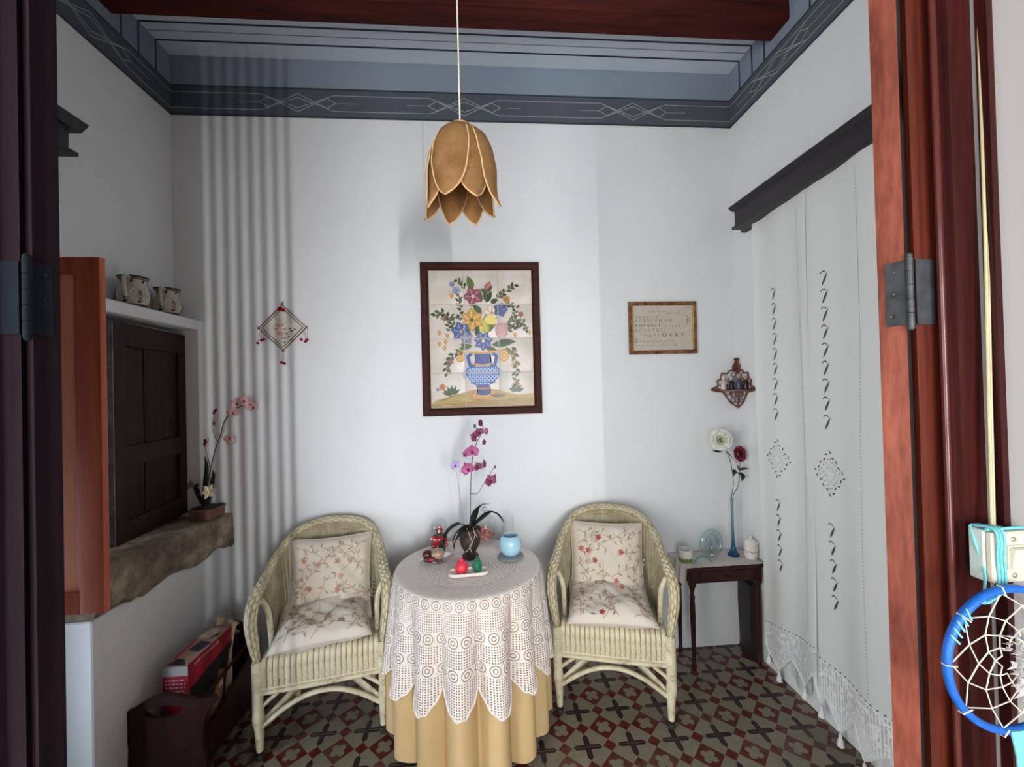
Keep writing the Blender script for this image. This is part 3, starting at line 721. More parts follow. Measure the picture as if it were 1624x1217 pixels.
# ================================================================ FRAMED TILE PICTURE
def frame(name,x0,x1,z0,z1,w,th,Yb,m,parent,bev=.004):
    f=[((x0,z0),(x1,z0)),((x1,z0),(x1,z1)),((x1,z1),(x0,z1)),((x0,z1),(x0,z0))]; inn={(x0,z0):(x0+w,z0+w),(x1,z0):(x1-w,z0+w),(x1,z1):(x1-w,z1-w),(x0,z1):(x0+w,z1-w)}
    for p,q in f:
        bm=NB(); pi,qi=inn[p],inn[q]
        prof=[(0,0),(0,th*.8),(.12,th),(.75,th*.9),(.9,th*.55),(1,th*.5),(1,0)]
        A=[bm.verts.new((p[0]+(pi[0]-p[0])*k,Yb-h,p[1]+(pi[1]-p[1])*k)) for k,h in prof]; B=[bm.verts.new((q[0]+(qi[0]-q[0])*k,Yb-h,q[1]+(qi[1]-q[1])*k)) for k,h in prof]
        for i in range(len(prof)): j=(i+1)%len(prof); bm.faces.new((A[i],A[j],B[j],B[i]))
        bm.faces.new(A); bm.faces.new(B); obj('frame_rail',bm,m,parent,smooth=False)
tp=thing('tile_picture','brown-framed picture of twelve painted tiles with a blue vase of flowers','picture',(.018,2.425,1.436))
MFR=wood('picture_frame_wood',(44,20,16),(76,38,30),.7,0,6)
frame('frame',-.326,.362,1.436,2.322,.046,.024,2.428,MFR,tp)
bm=NB(); boxb(bm,(-.29,2.418,1.47),(.326,2.428,2.29)); obj('backing',bm,plain('grout',(205,190,168),.8),tp,smooth=False)
TX,TZ0,TS=-.279,2.275,.198
def q_(x,y): return (TX+(x-184)/234.*TS, TZ0-(y-128)/233.*TS)
pol=[]
def ad(L):
    for p,c in (L if isinstance(L,list) else [L]): pol.append(([q_(*k) for k in p],c))
GRN=(74,88,48); GRD=(48,64,40); GRL=(120,132,60)
# ground
ad(([(184,1062),(184,1030),(240,1005),(330,985),(400,962),(460,945),(560,935),(640,945),(700,968),(780,982),(884,975),(884,1062)],(176,148,84)))
ad(([(184,1062),(184,1040),(300,1030),(420,1035),(500,1010),(640,1020),(760,1000),(884,1005),(884,1062)],(158,128,64)))
for k in range(26):
    x=rn.uniform(200,860); y=rn.uniform(1000,1050); ad(stroke([(x,y),(x+rn.uniform(20,70),y-rn.uniform(0,8))],5,rn.choice([(132,108,48),(196,170,110),(150,140,70)])))
# foot rings
for rx_,ry_,c in ((95,30,(190,124,58)),(80,23,(214,160,96)),(62,17,(184,116,54)),(48,12,(220,170,110))): ad(blob(543,982,rx_,ry_,c,0,22))
ad(blob(640,985,50,14,(120,104,50),0,14))
# long leaves by the rim
for x,y,L,w,a in ((470,640,95,20,2.9),(450,660,70,16,3.6),(600,640,170,24,-.12),(640,620,130,20,-.02),(500,650,80,20,-.5),(560,660,90,22,.3),(700,660,50,26,1.2),(430,640,60,14,2.5)): ad(leaf2(x,y,L,w,a,rn.choice([GRN,(88,104,52),GRD])))
# handles
for s in (-1,1):
    cx=536+s*150; cy=722
    for r,c in ((44,(196,140,66)),(33,(228,190,120)),(22,(196,140,66)),(11,(232,200,140))): ad(blob(cx-s*0,cy-10,r*.75,r,c,0,14))
    ad(stroke([(536+s*70,705),(536+s*105,700),(536+s*112,735),(536+s*90,770),(536+s*112,800),(536+s*132,840),(536+s*122,862)],17,(158,174,206)))
    ad(stroke([(536+s*78,700),(536+s*98,718),(536+s*90,750),(536+s*84,776)],22,(52,74,142)))
# neck and body
ad(([(482,690),(594,690),(586,715),(592,760),(600,775),(478,775),(486,740),(490,715)],(48,66,134)))
ad(([(478,762),(602,762),(650,800),(655,830),(640,868),(600,905),(560,925),(516,925),(470,905),(436,868),(420,835),(428,800)],(62,88,156)))
body=[(478,770),(600,770),(645,802),(650,832),(634,866),(598,900),(556,918),(520,918),(474,900),(440,866),(426,835),(434,802)]
ad((body,(56,84,158)))
def inb(x,y): 
    return ((x-538)/112)**2+((y-842)/78)**2<1
for d_ in range(-12,13):
    for sg in (-1,1):
        seg=[(538+d_*26+sg*t*13,842+t*13) for t in range(-9,10)]; seg=[p for p in seg if inb(*p) and p[1]>772]
        if len(seg)>1: ad(stroke(seg,5.5,(176,196,228)))
for i in range(-4,5):
    for j in range(-3,4):
        x,y=538+26*i+(13 if j%2 else 0),842+26*j
        if inb(x,y): ad(blob(x,y,5,5,(30,46,116),0,8))
ad(([(492,918),(588,918),(580,938),(588,975),(560,982),(520,982),(494,975),(504,938)],(46,64,130))); ad(stroke([(500,935),(582,935)],12,(188,130,66)))
ad(stroke([(440,682),(470,690),(530,694),(600,690),(650,680)],14,(206,150,76))); ad(stroke([(470,765),(540,778),(606,765)],12,(200,146,76)))
for k in range(16): ad(blob(446+13*k,683+4*math.sin(k),5,6,(232,190,120),0,7))
for k in range(8): ad(stroke([(500+12*k,700),(500+12*k,750)],3,(90,112,176)))
# flowers
def flower(x,y,r,c,c2,n=6,w=.42,a0=0,ctr=(90,96,40)):
    for k in range(n):
        a=a0+2*PI*k/n; ad(leaf2(x,y,r,r*w,a,tuple(int(q*.8) for q in c),6)); ad(leaf2(x+r*.1*math.cos(a),y+r*.1*math.sin(a),r*.82,r*w*.72,a,c,6)); ad(stroke([(x+r*.2*math.cos(a),y+r*.2*math.sin(a)),(x+r*.7*math.cos(a),y+r*.7*math.sin(a))],r*.07,c2))
    ad(blob(x,y,r*.16,r*.16,ctr,0,9))
for x,y,L,w,a in ((540,350,100,16,-1.75),(570,350,90,20,-1.1),(560,340,120,16,-1.45),(600,350,60,18,-.4),(480,260,100,26,-1.9),(540,420,90,22,-2.4),(520,560,110,24,-1.1),(500,580,120,18,-1.5),(450,560,80,20,-1.9),(540,540,150,18,-1.25),(575,560,140,20,-1.05),(470,580,90,18,-2.6)): ad(leaf2(x,y,L,w,a,rn.choice([GRN,GRD,(96,112,56)])))
for k in range(9): ad(leaf2(560+rn.uniform(-30,30),560,rn.uniform(70,120),9,-1.57+rn.uniform(-.6,.6),rn.choice([(206,190,80),(170,170,70),(226,206,110)])))
flower(482,305,72,(150,84,98),(196,140,150),5,.4,-.7,(220,190,170))
ad(leaf2(570,275,80,24,-1.15,(172,84,84))); ad(leaf2(578,265,60,14,-1.2,(200,120,116))); ad(leaf2(570,290,50,16,-2.2,GRN)); ad(leaf2(575,285,70,14,-.9,GRN))
flower(470,466,84,(214,160,72),(236,204,120),6,.36,.5)
flower(395,545,72,(72,90,150),(150,164,204),6,.42,.2,(210,160,80))
flower(545,612,70,(80,98,156),(170,182,214),7,.36,-.2,(230,220,190))
flower(430,590,50,(120,130,170),(180,190,214),5,.4,.9,(200,180,120))
flower(610,420,60,(232,214,190),(246,230,200),6,.4,.2,(210,140,70)); ad(blob(600,470,44,30,(240,214,120),.3,12))
for p in ([(628,500),(660,488),(705,492),(722,520),(712,570),(680,598),(645,590),(628,550)],): ad((p,(196,146,148)))
for k in range(5): ad(stroke([(650+12*k,505),(645+13*k,540),(660+6*k,590)],4,(226,188,186)))
flower(668,400,52,(78,92,146),(140,150,190),5,.5,1.2,(90,90,120))
for x,y,r,c,c2 in ((370,265,34,(140,154,178),(190,200,214)),(342,222,22,(120,134,164),(170,184,206)),(712,330,30,(190,120,62),(216,160,90)),(285,448,30,(168,104,84),(204,150,120)),(312,748,30,(168,92,104),(204,140,146)),(752,702,32,(188,130,72),(220,176,110)),(762,775,30,(186,150,72),(214,184,110)),(808,432,24,(170,88,92),(206,140,136)),(770,910,24,(176,100,72),(206,150,110)),(262,920,26,(196,112,72),(226,160,110)),(778,490,22,(160,120,90),(200,160,120)),(230,935,16,(140,140,160),(190,190,200))):
    flower(x,y,r,c,c2,5,.42,rn.uniform(0,1))
for x,y in ((250,550),(300,570),(250,625),(292,612),(278,655),(300,820),(765,572),(855,555),(335,300)):
    ad(leaf2(x,y-16,38,13,1.4+rn.uniform(-.3,.3),(190,132,62))); ad(leaf2(x,y-12,26,6,1.4,(220,170,96)))
def sprig(pts,n,L=34,w=9,c=GRN):
    ad(stroke(pts,4,(92,84,50)))
    P=cubicpath([(x,y,0) for x,y in pts],4)
    for k in range(n):
        i=int(k/(n-1)*(len(P)-2)); p=P[i]; d=P[i+1]-P[i]; a=math.atan2(d.y,d.x); ad(leaf2(p.x,p.y,L,w,a+(.8 if k%2 else -.8),rn.choice([c,GRD,(92,104,56)])))
sprig([(400,400),(385,340),(390,300)],7); sprig([(430,250),(405,210),(370,190)],7,30); sprig([(345,520),(320,460),(265,410),(215,440)],12,38,11); sprig([(320,540),(310,480),(330,440),(380,460),(395,410)],12,32)
sprig([(650,320),(690,285),(740,250),(775,225)],10,36,11); sprig([(700,380),(740,365),(790,390)],7,28); sprig([(720,510),(760,450),(770,400)],9,30); sprig([(720,540),(780,510),(840,480)],11,32); sprig([(730,470),(790,470),(830,520),(850,540)],10,28)
sprig([(400,680),(340,700),(310,745),(290,790),(300,830)],12,38,10,(70,92,52)); sprig([(740,660),(760,720),(770,790),(765,840)],8,42,11); sprig([(762,960),(764,900),(762,845)],6,36,9); 
for a in (-2.6,-2.1,-1.6,-1.1,-.6,-2.9): ad(leaf2(325,975,68,12,a,GRN))
for a in (-2.7,-2.2,-.9,-.4): ad(leaf2(765,962,58,12,a,GRN))
mt=Mt('glazed_tile',.3,0,.35); n=mt.noise(5,5); mt.base(mt.ramp(n,[(.35,S2((188,174,158))),(.6,S2((212,205,197)))])); mt.bump(mt.noise(8,4),.12,.004); MGT=mt.m
bt=NB(); boxb(bt,(0,-.005,0),(TS-.003,0,TS-.003),.0012,2); base=None
for r in range(4):
    for c in range(3):
        x0=TX+c*TS+.0015; z1=TZ0-r*TS-.0015
        if base is None: o=obj('tile',bt,MGT,tp,world=False); base=o
        else: o=base.copy(); COL.objects.link(o); o.parent=tp
        o.location=Vector((x0,2.4175,z1-TS+.003))-tp.location
        pp=[]
        for p,cc in pol:
            k=clip(p,x0+.001,z1-TS+.004,x0+TS-.004,z1-.001)
            if k: pp.append((k,cc))
        yy=2.4175-.005
        pg=paint('painted_glaze',pp,lambda u,v,h:(u,yy-h,v),PAINTG,tp,step=.00001); pg.parent=o; pg.matrix_parent_inverse=Matrix(); 
        for v in pg.data.vertices: v.co-=o.location
        pg['kind']='stuff'
# ================================================================ SAMPLER
sp=thing('framed_sampler','small gold and brown frame with a faded alphabet sampler','picture',(1.105,2.425,1.769))
m=Mt('gilt_frame',.35,.35); m.base(m.ramp(m.noise(30,4),[(.35,S2((92,58,38))),(.65,S2((150,104,66)))])); MGILT=m.m
frame('frame',.896,1.315,1.769,2.084,.024,.02,2.428,MGILT,sp)
bm=NB(); boxb(bm,(.915,2.418,1.787),(1.297,2.422,2.066)); lin=obj('linen',bm,plain('sampler_linen',(190,180,166),.9,0,.08,60,.3,500),sp,smooth=False)
for x in (.9185,1.292): bm=NB(); boxb(bm,(x-.003,2.408,1.795),(x+.003,2.4175,2.058),.001); obj('gilt_slip',bm,plain('bright_gilt',(214,180,128),.25,.7),sp,smooth=False)
def text(s,x,z,h,c,Y,parent,shear=0,name='stitched_letters',w=1.0,axis='b',bold=0):
    cu=bpy.data.curves.new('t','FONT'); cu.body=s; cu.size=h*1.35; cu.shear=shear; cu.offset=bold; cu.space_character=1.12
    o=bpy.data.objects.new('t',cu); COL.objects.link(o); dg=bpy.context.evaluated_depsgraph_get(); me=bpy.data.meshes.new_from_object(o.evaluated_get(dg)); bpy.data.objects.remove(o)
    T=Matrix.Translation((x,Y,z))@Matrix.Rotation(PI/2,4,'X')@Matrix.Diagonal((w,1,1,1)) if axis=='b' else axis
    me.transform(T)
    me.transform(wm(parent).inverted()); ob=bpy.data.objects.new(name,me); COL.objects.link(ob); ob.parent=parent
    me.materials.append(c); return ob
def pm(name,c): return plain(name,c,.8,0,.1,200)
T1=pm('grey_thread',(112,104,98)); T2=pm('dark_thread',(58,56,58)); T3=pm('faint_thread',(138,126,116))
def sxz(px,py): return (.896+(px-62)/1322*.419, 2.084-(py-120)/990*.315)
for s,px,py,h,c,sh,w in (('a b c d e f',450,325,.017,T3,.4,1.0),('g h i l m',800,355,.016,T3,.4,1.0),('n o p q r s y',195,425,.018,T1,.4,1.0),('A C D E F G H I L M',180,500,.018,T1,0,.98),('N O P Q R S T',180,592,.018,T2,0,.92),('u v x y z',760,600,.017,T3,.3,1.05),('B C D E F G I L',180,690,.021,T3,0,.92),('N O P S T',350,785,.022,T3,0,.85),('U V X Y',715,785,.023,T2,0,1.12),('Z',170,880,.022,T2,0,.95),('a b c d e f g h i l m n',270,885,.016,T3,.4,1.0),('o p q r s t u v x y z 1 2 3 4 5 6 7 8',195,955,.011,T3,.2,1.05)):
    x,z=sxz(px,py); text(s,x,z,h,c,2.4172,sp,sh,w=w)
pp=[]
for k in range(9): pp+= [blob(1.262+.008*math.cos(k*2.4)*k/4,1.975+.010*math.sin(k*2.4)*k/3,.004,.004,(150,110,110),0,6)]
for k in range(3): pp.append(leaf2(1.25+.012*k,2.045,.009,.003,k,(160,112,112)))
paint('stitched_motif',pp,lambda u,v,h:(u,2.4177-h,v),PAINT,sp)['kind']='stuff'
# ================================================================ DIAMOND WALL ORNAMENT
def gz(x,y): p=at(380+x/6.764,440+y/6.764,Y=2.405); return p
c0=gz(458,540); hh=.128
wo=thing('wall_ornament','diamond-shaped stick ornament with red pompoms hanging on the striped-light wall','ornament',(c0.x,2.42,c0.z))
MST=plain('brown_stick',(104,74,66),.6); MWS=plain('white_paper_strip',(222,216,208),.7); MPOM=plain('red_pompom',(140,22,38),.95,0,.2,80,.6,160,.2,.004)
cc=[Vector((c0.x,2.408,c0.z+hh)),Vector((c0.x+hh,2.408,c0.z)),Vector((c0.x,2.408,c0.z-hh)),Vector((c0.x-hh,2.408,c0.z))]
for i in range(4):
    a,b=cc[i],cc[(i+1)%4]; d=(b-a)*.06
    bm=NB(); tube(bm,[a-d,b+d],.0028,7); obj('stick',bm,MST,wo)
    ce=Vector((c0.x,2.408,c0.z)); a2=ce+(a-ce)*.86; b2=ce+(b-ce)*.86; bm=NB(); tube(bm,[a2,b2],.0022,7); obj('stick',bm,MST,wo)
    a3=ce+(a-ce)*.93+Vector((0,.004,0)); b3=ce+(b-ce)*.93+Vector((0,.004,0)); bm=NB(); tube(bm,[a3,b3],.0055,8,flat=.3,up=(0,0,1)); obj('paper_strip',bm,MWS,wo)
h2=hh*.85
bm=NB(); prism(bm,[(0,h2),(h2,0),(0,-h2),(-h2,0)],(c0.x,2.412,c0.z),(1,0,0),(0,0,1),.001); card=obj('card',bm,plain('cream_card',(206,200,190),.8),wo,smooth=False)
pp=[]
def ob_(x,y): p=gz(x,y); return p.x,p.z
for k in range(6):
    a=k*PI/3; x,z=ob_(430+45*math.cos(a),555+50*math.sin(a)); pp.append(blob(x,z,.011,.009,(214,140,138),-a,10))
for x,y in ((440,620),(450,650)): pp.append(blob(*ob_(x,y),.008,.007,(206,150,146),0,9))
pp+=stroke([ob_(*k) for k in ((435,590),(440,560),(425,430),(410,400))],.002,(150,110,100)); pp+=stroke([ob_(*k) for k in ((425,470),(370,430))],.002,(150,120,110))
for x,y,a in ((530,560,1.2),(575,560,.3),(545,590,1.5),(480,610,.6),(470,650,.1),(510,640,.6),(545,670,-.3),(490,690,-2.6),(520,610,2.6),(570,575,2.9)): pp.append(leaf2(*ob_(x,y),.013,.0045,a,(84,78,66)))
for k in range(5): pp+=stroke([ob_(480+20*k,490-4*k),ob_(495+20*k,480-4*k)],.0012,(120,116,112))
paint('flower_print',pp,lambda u,v,h:(u,2.4108-h,v),PAINT,card)['kind']='stuff'
bm=NB(); tube(bm,[cc[0]+Vector((0,0,-.004)),cc[0]+Vector((.001,.0,.018))],.003,7); tube(bm,[cc[0]+Vector((.001,0,.016)),cc[0]+Vector((.001,.02,.02))],.002,6); obj('hanging_loop',bm,MST,wo)
def pom(x,y,r=.0075,top=None):
    p=gz(x,y); p.y=2.40; bm=NB(); ball(bm,p,r,(1.15,1,.95),12,8); q=obj('pompom',bm,MPOM,wo)
    if top: t_=gz(*top); t_.y=2.405; bm=NB(); tube(bm,[t_,t_.lerp(p,.5)+Vector((.001,0,0)),p],.0009,5); obj('thread',bm,MPOM,q)
pom(440,340,.013); pom(470,350,.011)
for x,y,t_ in ((200,708,(222,560)),(240,676,(228,560)),(262,668,(232,560)),(665,668,(690,550)),(710,690,(700,550)),(728,670,(730,550)),(455,912,(466,770)),(485,925,(470,770))): pom(x,y,.0078,t_)
# ================================================================ CORNER SHELF WITH FIGURES
cs=thing('corner_shelf','reddish-brown fretwork corner shelf hung in the right corner','shelf',(XR-.01,D-.01,1.44))
MFRET=plain('fretwork_wood',(112,66,52),.5,0,.15)
zs=1.545
bm=NB(); 
def qp(r,n=10): return [(XR-.004,D-.004)]+[(XR-.004-r*math.cos(PI/2*k/n),D-.004-r*math.sin(PI/2*k/n)) for k in range(n+1)]
vprism(bm,qp(.135),zs-.008,zs); obj('shelf_board',bm,MFRET,cs,smooth=False)
def fret(axis):
    "scroll work lying flat along one wall"
    def P3(s,z): return Vector((XR-.006-s,D-.009,z)) if axis=='b' else Vector((XR-.009,D-.006-s,z))
    bm=NB()
    def st_(pts,w=.0055,closed=False): tube(bm,[P3(a,b) for a,b in cubicpath2(pts,closed)],w,6,closed=closed,flat=.5,up=(0,1,0) if axis=='b' else (1,0,0))
    st_([(.004,1.735),(.02,1.73),(.012,1.715),(.028,1.69),(.03,1.665),(.015,1.655),(.004,1.65)],.006)
    bmx=[(.0,1.73),(.014,1.735),(.012,1.718),(.028,1.69),(.026,1.665),(.012,1.658),(.0,1.66)]
    prism(bm,bmx,P3(0,0),(-1,0,0) if axis=='b' else (0,-1,0),(0,0,1),.004)
    st_([(.004,1.655),(.05,1.66),(.07,1.64),(.10,1.645),(.11,1.61),(.13,1.60),(.128,1.57),(.17,1.548),(.14,1.535),(.10,1.528),(.075,1.50),(.05,1.465),(.02,1.445),(.0,1.432)],.007)
    for cx,cz,r in ((.028,1.635,.014),(.085,1.575,.016),(.05,1.60,.014),(.118,1.56,.012),(.03,1.515,.020),(.03,1.515,.011),(.068,1.525,.014),(.105,1.54,.011),(.012,1.475,.011),(.035,1.478,.012),(.14,1.545,.008),(.095,1.61,.012),(.06,1.56,.012)):
        st_([(cx+r*math.cos(a*PI/5),cz+r*math.sin(a*PI/5)) for a in range(10)],.0035,True)
    st_([(.0,1.54),(.16,1.548)],.006); st_([(.005,1.66),(.005,1.44)],.006)
    obj('fretwork_side',bm,MFRET,cs)
def cubicpath2(pts,closed=False): return [(v.x,v.y) for v in cubicpath([(a,b,0) for a,b in pts],4,closed)]
fret('b'); fret('r')
def figurine(label,x,y,h,cb,ch,wide=1):
    o=thing('figurine',label,'figurine',(x,y,zs),0,'figurines on the corner shelf')
    bm=NB(); lathe(bm,[(0,0),(.013*wide,0),(.015*wide,.006),(.011*wide,h*.35),(.012*wide,h*.5),(.006,h*.66),(0,h*.68)],(x,y,zs),12); obj('body',bm,cb,o)
    bm=NB(); ball(bm,(x,y,zs+h*.8),.0105*wide**.5,(1,1,1.15),10,8); obj('head',bm,ch,o)
    bm=NB(); 
    for s in (-1,1): tube(bm,[(x+s*.008,y-.004,zs+h*.58),(x+s*.015,y-.008,zs+h*.42),(x+s*.006,y-.015,zs+h*.38)],.0032,6)
    obj('arms',bm,cb,o)
FW=plain('white_china',(206,190,178),.3,0,.25,60); FB=plain('dark_glaze',(38,38,46),.3); FT=plain('tan_head',(176,140,104),.5); FG=plain('blue_grey_glaze',(70,78,90),.35,0,.4,90)
figurine('leftmost white and brown figurine on the corner shelf',1.462,2.395,.09,FW,FW,1.15)
figurine('dark figurine with pale face second from left on the corner shelf',1.505,2.385,.085,FB,plain('pale_face',(190,180,172),.4))
figurine('blue-grey figurine with tan head at the middle of the corner shelf',1.528,2.35,.10,FG,FT,1.25)
figurine('small dark figurine with tan head at the right end of the corner shelf',1.555,2.325,.085,FB,FT)
# ================================================================ THINGS ON THE ROUND TABLE
LZ=TZ+.0098
def onT(px,py): p=at(px,py,Z=LZ); return p.x,p.y
GL=thin_glass('clear_glass',(.96,.98,.98,1),.10); MW_=plain('white_glaze',(228,224,218),.25,0,.03,20)
RED=plain('glossy_red',(176,24,34),.25,0,.1,30); WHT=plain('white_dot',(232,226,220),.4); DG=plain('dark_green',(30,72,44),.4)
# snow globe
x,y=onT(697,866); sg=thing('snow_globe','snow globe on a red polka-dot base holding a small winter figure','snow globe',(x,y,LZ))
bm=NB(); lathe(bm,[(0,0),(.044,0),(.046,.006),(.043,.05),(.036,.058),(0,.058)],(x,y,LZ),8); obj('base',bm,RED,sg,angle=30)
for k in range(22):
    a=k*2.4; z=.012+.034*((k*7)%5)/4; d=Vector((math.cos(a),math.sin(a),0)); bm=NB(); ball(bm,Vector((x,y,LZ+z))+d*.0425,.0042,(1,1,1),8,6); obj('dot',bm,WHT,sg)
bm=NB(); 
for k in range(4): lathe(bm,[(0,.012),(.013-.002*k,.0),(0,0)],(x+.014,y-.040,LZ+.006+.009*k),10)
obj('tree_relief',bm,DG,sg)
bm=NB(); lathe(bm,[(0,0),(.030,0),(.027,.008),(.012,.013),(0,.014)],(x,y,LZ+.059),18); obj('inner_hill',bm,DG,sg)
bm=NB(); lathe(bm,[(0,0),(.012,0),(.015,.008),(.012,.022),(.006,.028),(0,.029)],(x,y-.004,LZ+.071),14); ball(bm,(x,y-.004,LZ+.105),.0085,(1,1,1),12,8)
for s in (-1,1): tube(bm,[(x+s*.010,y-.006,LZ+.094),(x+s*.022,y-.010,LZ+.086)],.004,6)
obj('inner_figure',bm,plain('figure_red',(150,44,40),.5),sg)
bm=NB(); ball(bm,(x,y-.016,LZ+.081),.0075,(.8,.5,1.3),10,8); ball(bm,(x,y-.011,LZ+.104),.0052,(1,.6,1),8,6); obj('figure_belly',bm,WHT,sg)
bm=NB(); ball(bm,(x,y,LZ+.102),.0455,(1,1,1),28,18); obj('glass_globe',bm,GL,sg)
# glass dish with balls
x,y=onT(692,889); sd=thing('glass_dish','clear square glass dish with decorative balls, left on the round table','dish',(x,y,LZ),R(-22))
Mx=Matrix.Rotation(R(-22),3,'Z')
bm=NB(); 
for p in (0,):
    vs=[]; 
    for r_,z in ((.035,0),(.072,.016),(.076,.016),(.036,-.0)):
        pass
def sqlathe(bm,prof,c,M):
    rings=[]
    for r_,z in prof:
        ring=[]
        for k in range(24):
            a=2*PI*k/24; q=(abs(math.cos(a))**5+abs(math.sin(a))**5)**(-1/5); ring.append(bm.verts.new(Vector(c)+M@Vector((r_*q*math.cos(a),r_*q*math.sin(a),z))))
        rings.append(ring)
    for a,b in zip(rings,rings[1:]):
        for k in range(24): bm.faces.new((a[k],a[(k+1)%24],b[(k+1)%24],b[k]))
    bm.faces.new(rings[0]); bm.faces.new(rings[-1])
sqlathe(bm,[(.045,0),(.066,.012),(.069,.0135),(.067,.016),(.045,.005)],(x,y,LZ+.0005),Mx); obj('dish_body',bm,thin_glass('dish_glass',(.93,.96,.98,1),.30),sd)
def orb(name,label,px,py,z,r,s,m):
    p=at(px,py,Y=y); bm=NB(); ball(bm,(p.x,y+0,LZ+.006+r*s[2]),r,s,20,14); o=obj(name,bm,m); tag(o,label,'ornament','decorative balls in the glass dish'); return o
orb('decorative_ball','dark brown glossy ball in the glass dish',678,880,0,.0235,(1,1,1),plain('brown_ball',(66,32,26),.2,0,.2,40))
orb('decorative_ball','large marbled beige ball in the glass dish',694,880,0,.031,(1.05,.95,.86),plain('marbled_stone',(176,150,124),.2,0,.4,18))
o=orb('decorative_ball','small dark red piece at the front of the glass dish',686,892,0,.013,(2.0,.8,.9),plain('dark_red_piece',(120,24,28),.25)); o.location.y-=.036; o.location.x-=.005
# orchid
x,y=onT(746,884); orc=thing('potted_orchid','magenta orchid in a dark brown urn-shaped pot on the round table','plant',(x,y,LZ))
PB_=plain('dark_brown_pot',(52,34,30),.55,0,.15,60); bm=NB()
lathe(bm,[(0,0),(.040,0),(.042,.010),(.034,.018),(.026,.026),(.034,.040),(.047,.065),(.052,.090),(.047,.112),(.038,.124),(.035,.134),(.046,.146),(.042,.148),(.034,.138),(0,.135)],(x,y,LZ),28); obj('pot',bm,PB_,orc)
bm=NB(); ball(bm,(x,y,LZ+.137),.036,(1,1,.3),14,8); obj('moss',bm,plain('dark_moss',(34,38,26),.9,0,.3,60,.8,90),orc)
YO=y
def O(px,py,dy=0): return at(px,py,Y=YO+dy)
MLF=plain('dark_leaf',(36,46,38),.42,0,.25,14); MSTM=plain('stem',(88,92,84),.6)
def leafblade(name,pts,w,m,parent,up=(0,0,1),fold=.25):
    P=cubicpath(pts,7); n=len(P); bm=NB(); rows=[]
    for i,p in enumerate(P):
        t=i/(n-1); d=(P[min(i+1,n-1)]-P[max(i-1,0)]).normalized(); s=d.cross(Vector(up)); 
        if s.length<.1: s=d.cross(Vector((0,1,0)))
        s.normalize(); nn=s.cross(d); ww=w*max(.04,math.sin(PI*min(1,(.12+.88*t)**.85)))
        rows.append([bm.verts.new(p+s*ww*k+nn*ww*fold*abs(k)) for k in (-1,-.5,0,.5,1)])
    for a,b in zip(rows,rows[1:]):
        for k in range(4): bm.faces.new((a[k],a[k+1],b[k+1],b[k]))
    bmesh.ops.solidify(bm,geom=bm.faces,thickness=.0012); return obj(name,bm,m,parent)
leafblade('leaf',[O(742,836),O(728,832,-.03),O(712,842,-.05),O(705,858,-.06),O(705,878,-.065)],.021,MLF,orc)
leafblade('leaf',[O(744,838),O(732,842,-.05),O(721,856,-.07),O(720,874,-.075)],.014,MLF,orc,(0,1,0))
leafblade('leaf',[O(746,836),O(754,815,-.01),O(764,802,.0),O(778,799,.01)],.017,MLF,orc,(.3,.6,1))
leafblade('leaf',[O(748,836),O(762,825,-.02),O(776,814,-.04),O(786,815,-.05),O(794,822,-.055),O(801,832,-.06)],.022,MLF,orc,(0,.5,1))
leafblade('leaf',[O(748,838),O(757,838,-.02),O(763,846,-.03)],.022,MLF,orc)
bm=NB(); tube(bm,cubicpath([O(746,842),O(746,800),O(747,760),O(749,730),O(755,705),O(762,690),O(766,678),O(762,668)],6),.0022,7); tube(bm,cubicpath([O(747,784),O(757,783),O(762,776),O(768,766),O(776,755),O(782,744),O(785,741)],5),.0015,6); tube(bm,cubicpath([O(752,733),O(760,733),O(768,738)],4),.0012,5); obj('stem',bm,MSTM,orc)
bm=NB()
for pts in ([O(740,838,-.03),O(745,850,-.045),O(749,862,-.052),O(742,873,-.058),O(738,876,-.055)],[O(750,836,-.03),O(753,848,-.045),O(750,858,-.052),O(744,868,-.056)],[O(751,843,-.045),O(757,852,-.05)],[O(745,868,-.056),O(749,879,-.05)],[O(727,842,-.05),O(722,854,-.075),O(719,862,-.085)]): tube(bm,cubicpath(pts,4),.0016,6)
obj('aerial_roots',bm,plain('pale_root',(186,172,134),.6),orc)
m=Mt('orchid_petal',.55,0,.3); m.base(m.ramp(m.noise(45,3),[(.3,S2((150,62,112))),(.7,S2((196,104,160)))])); m.b.inputs['Subsurface Weight'].default_value=.15; MPT=m.m
MPD=plain('dark_orchid_petal',(126,48,84),.55,0,.25,40); MLIP=plain('orchid_lip',(92,22,58),.5)
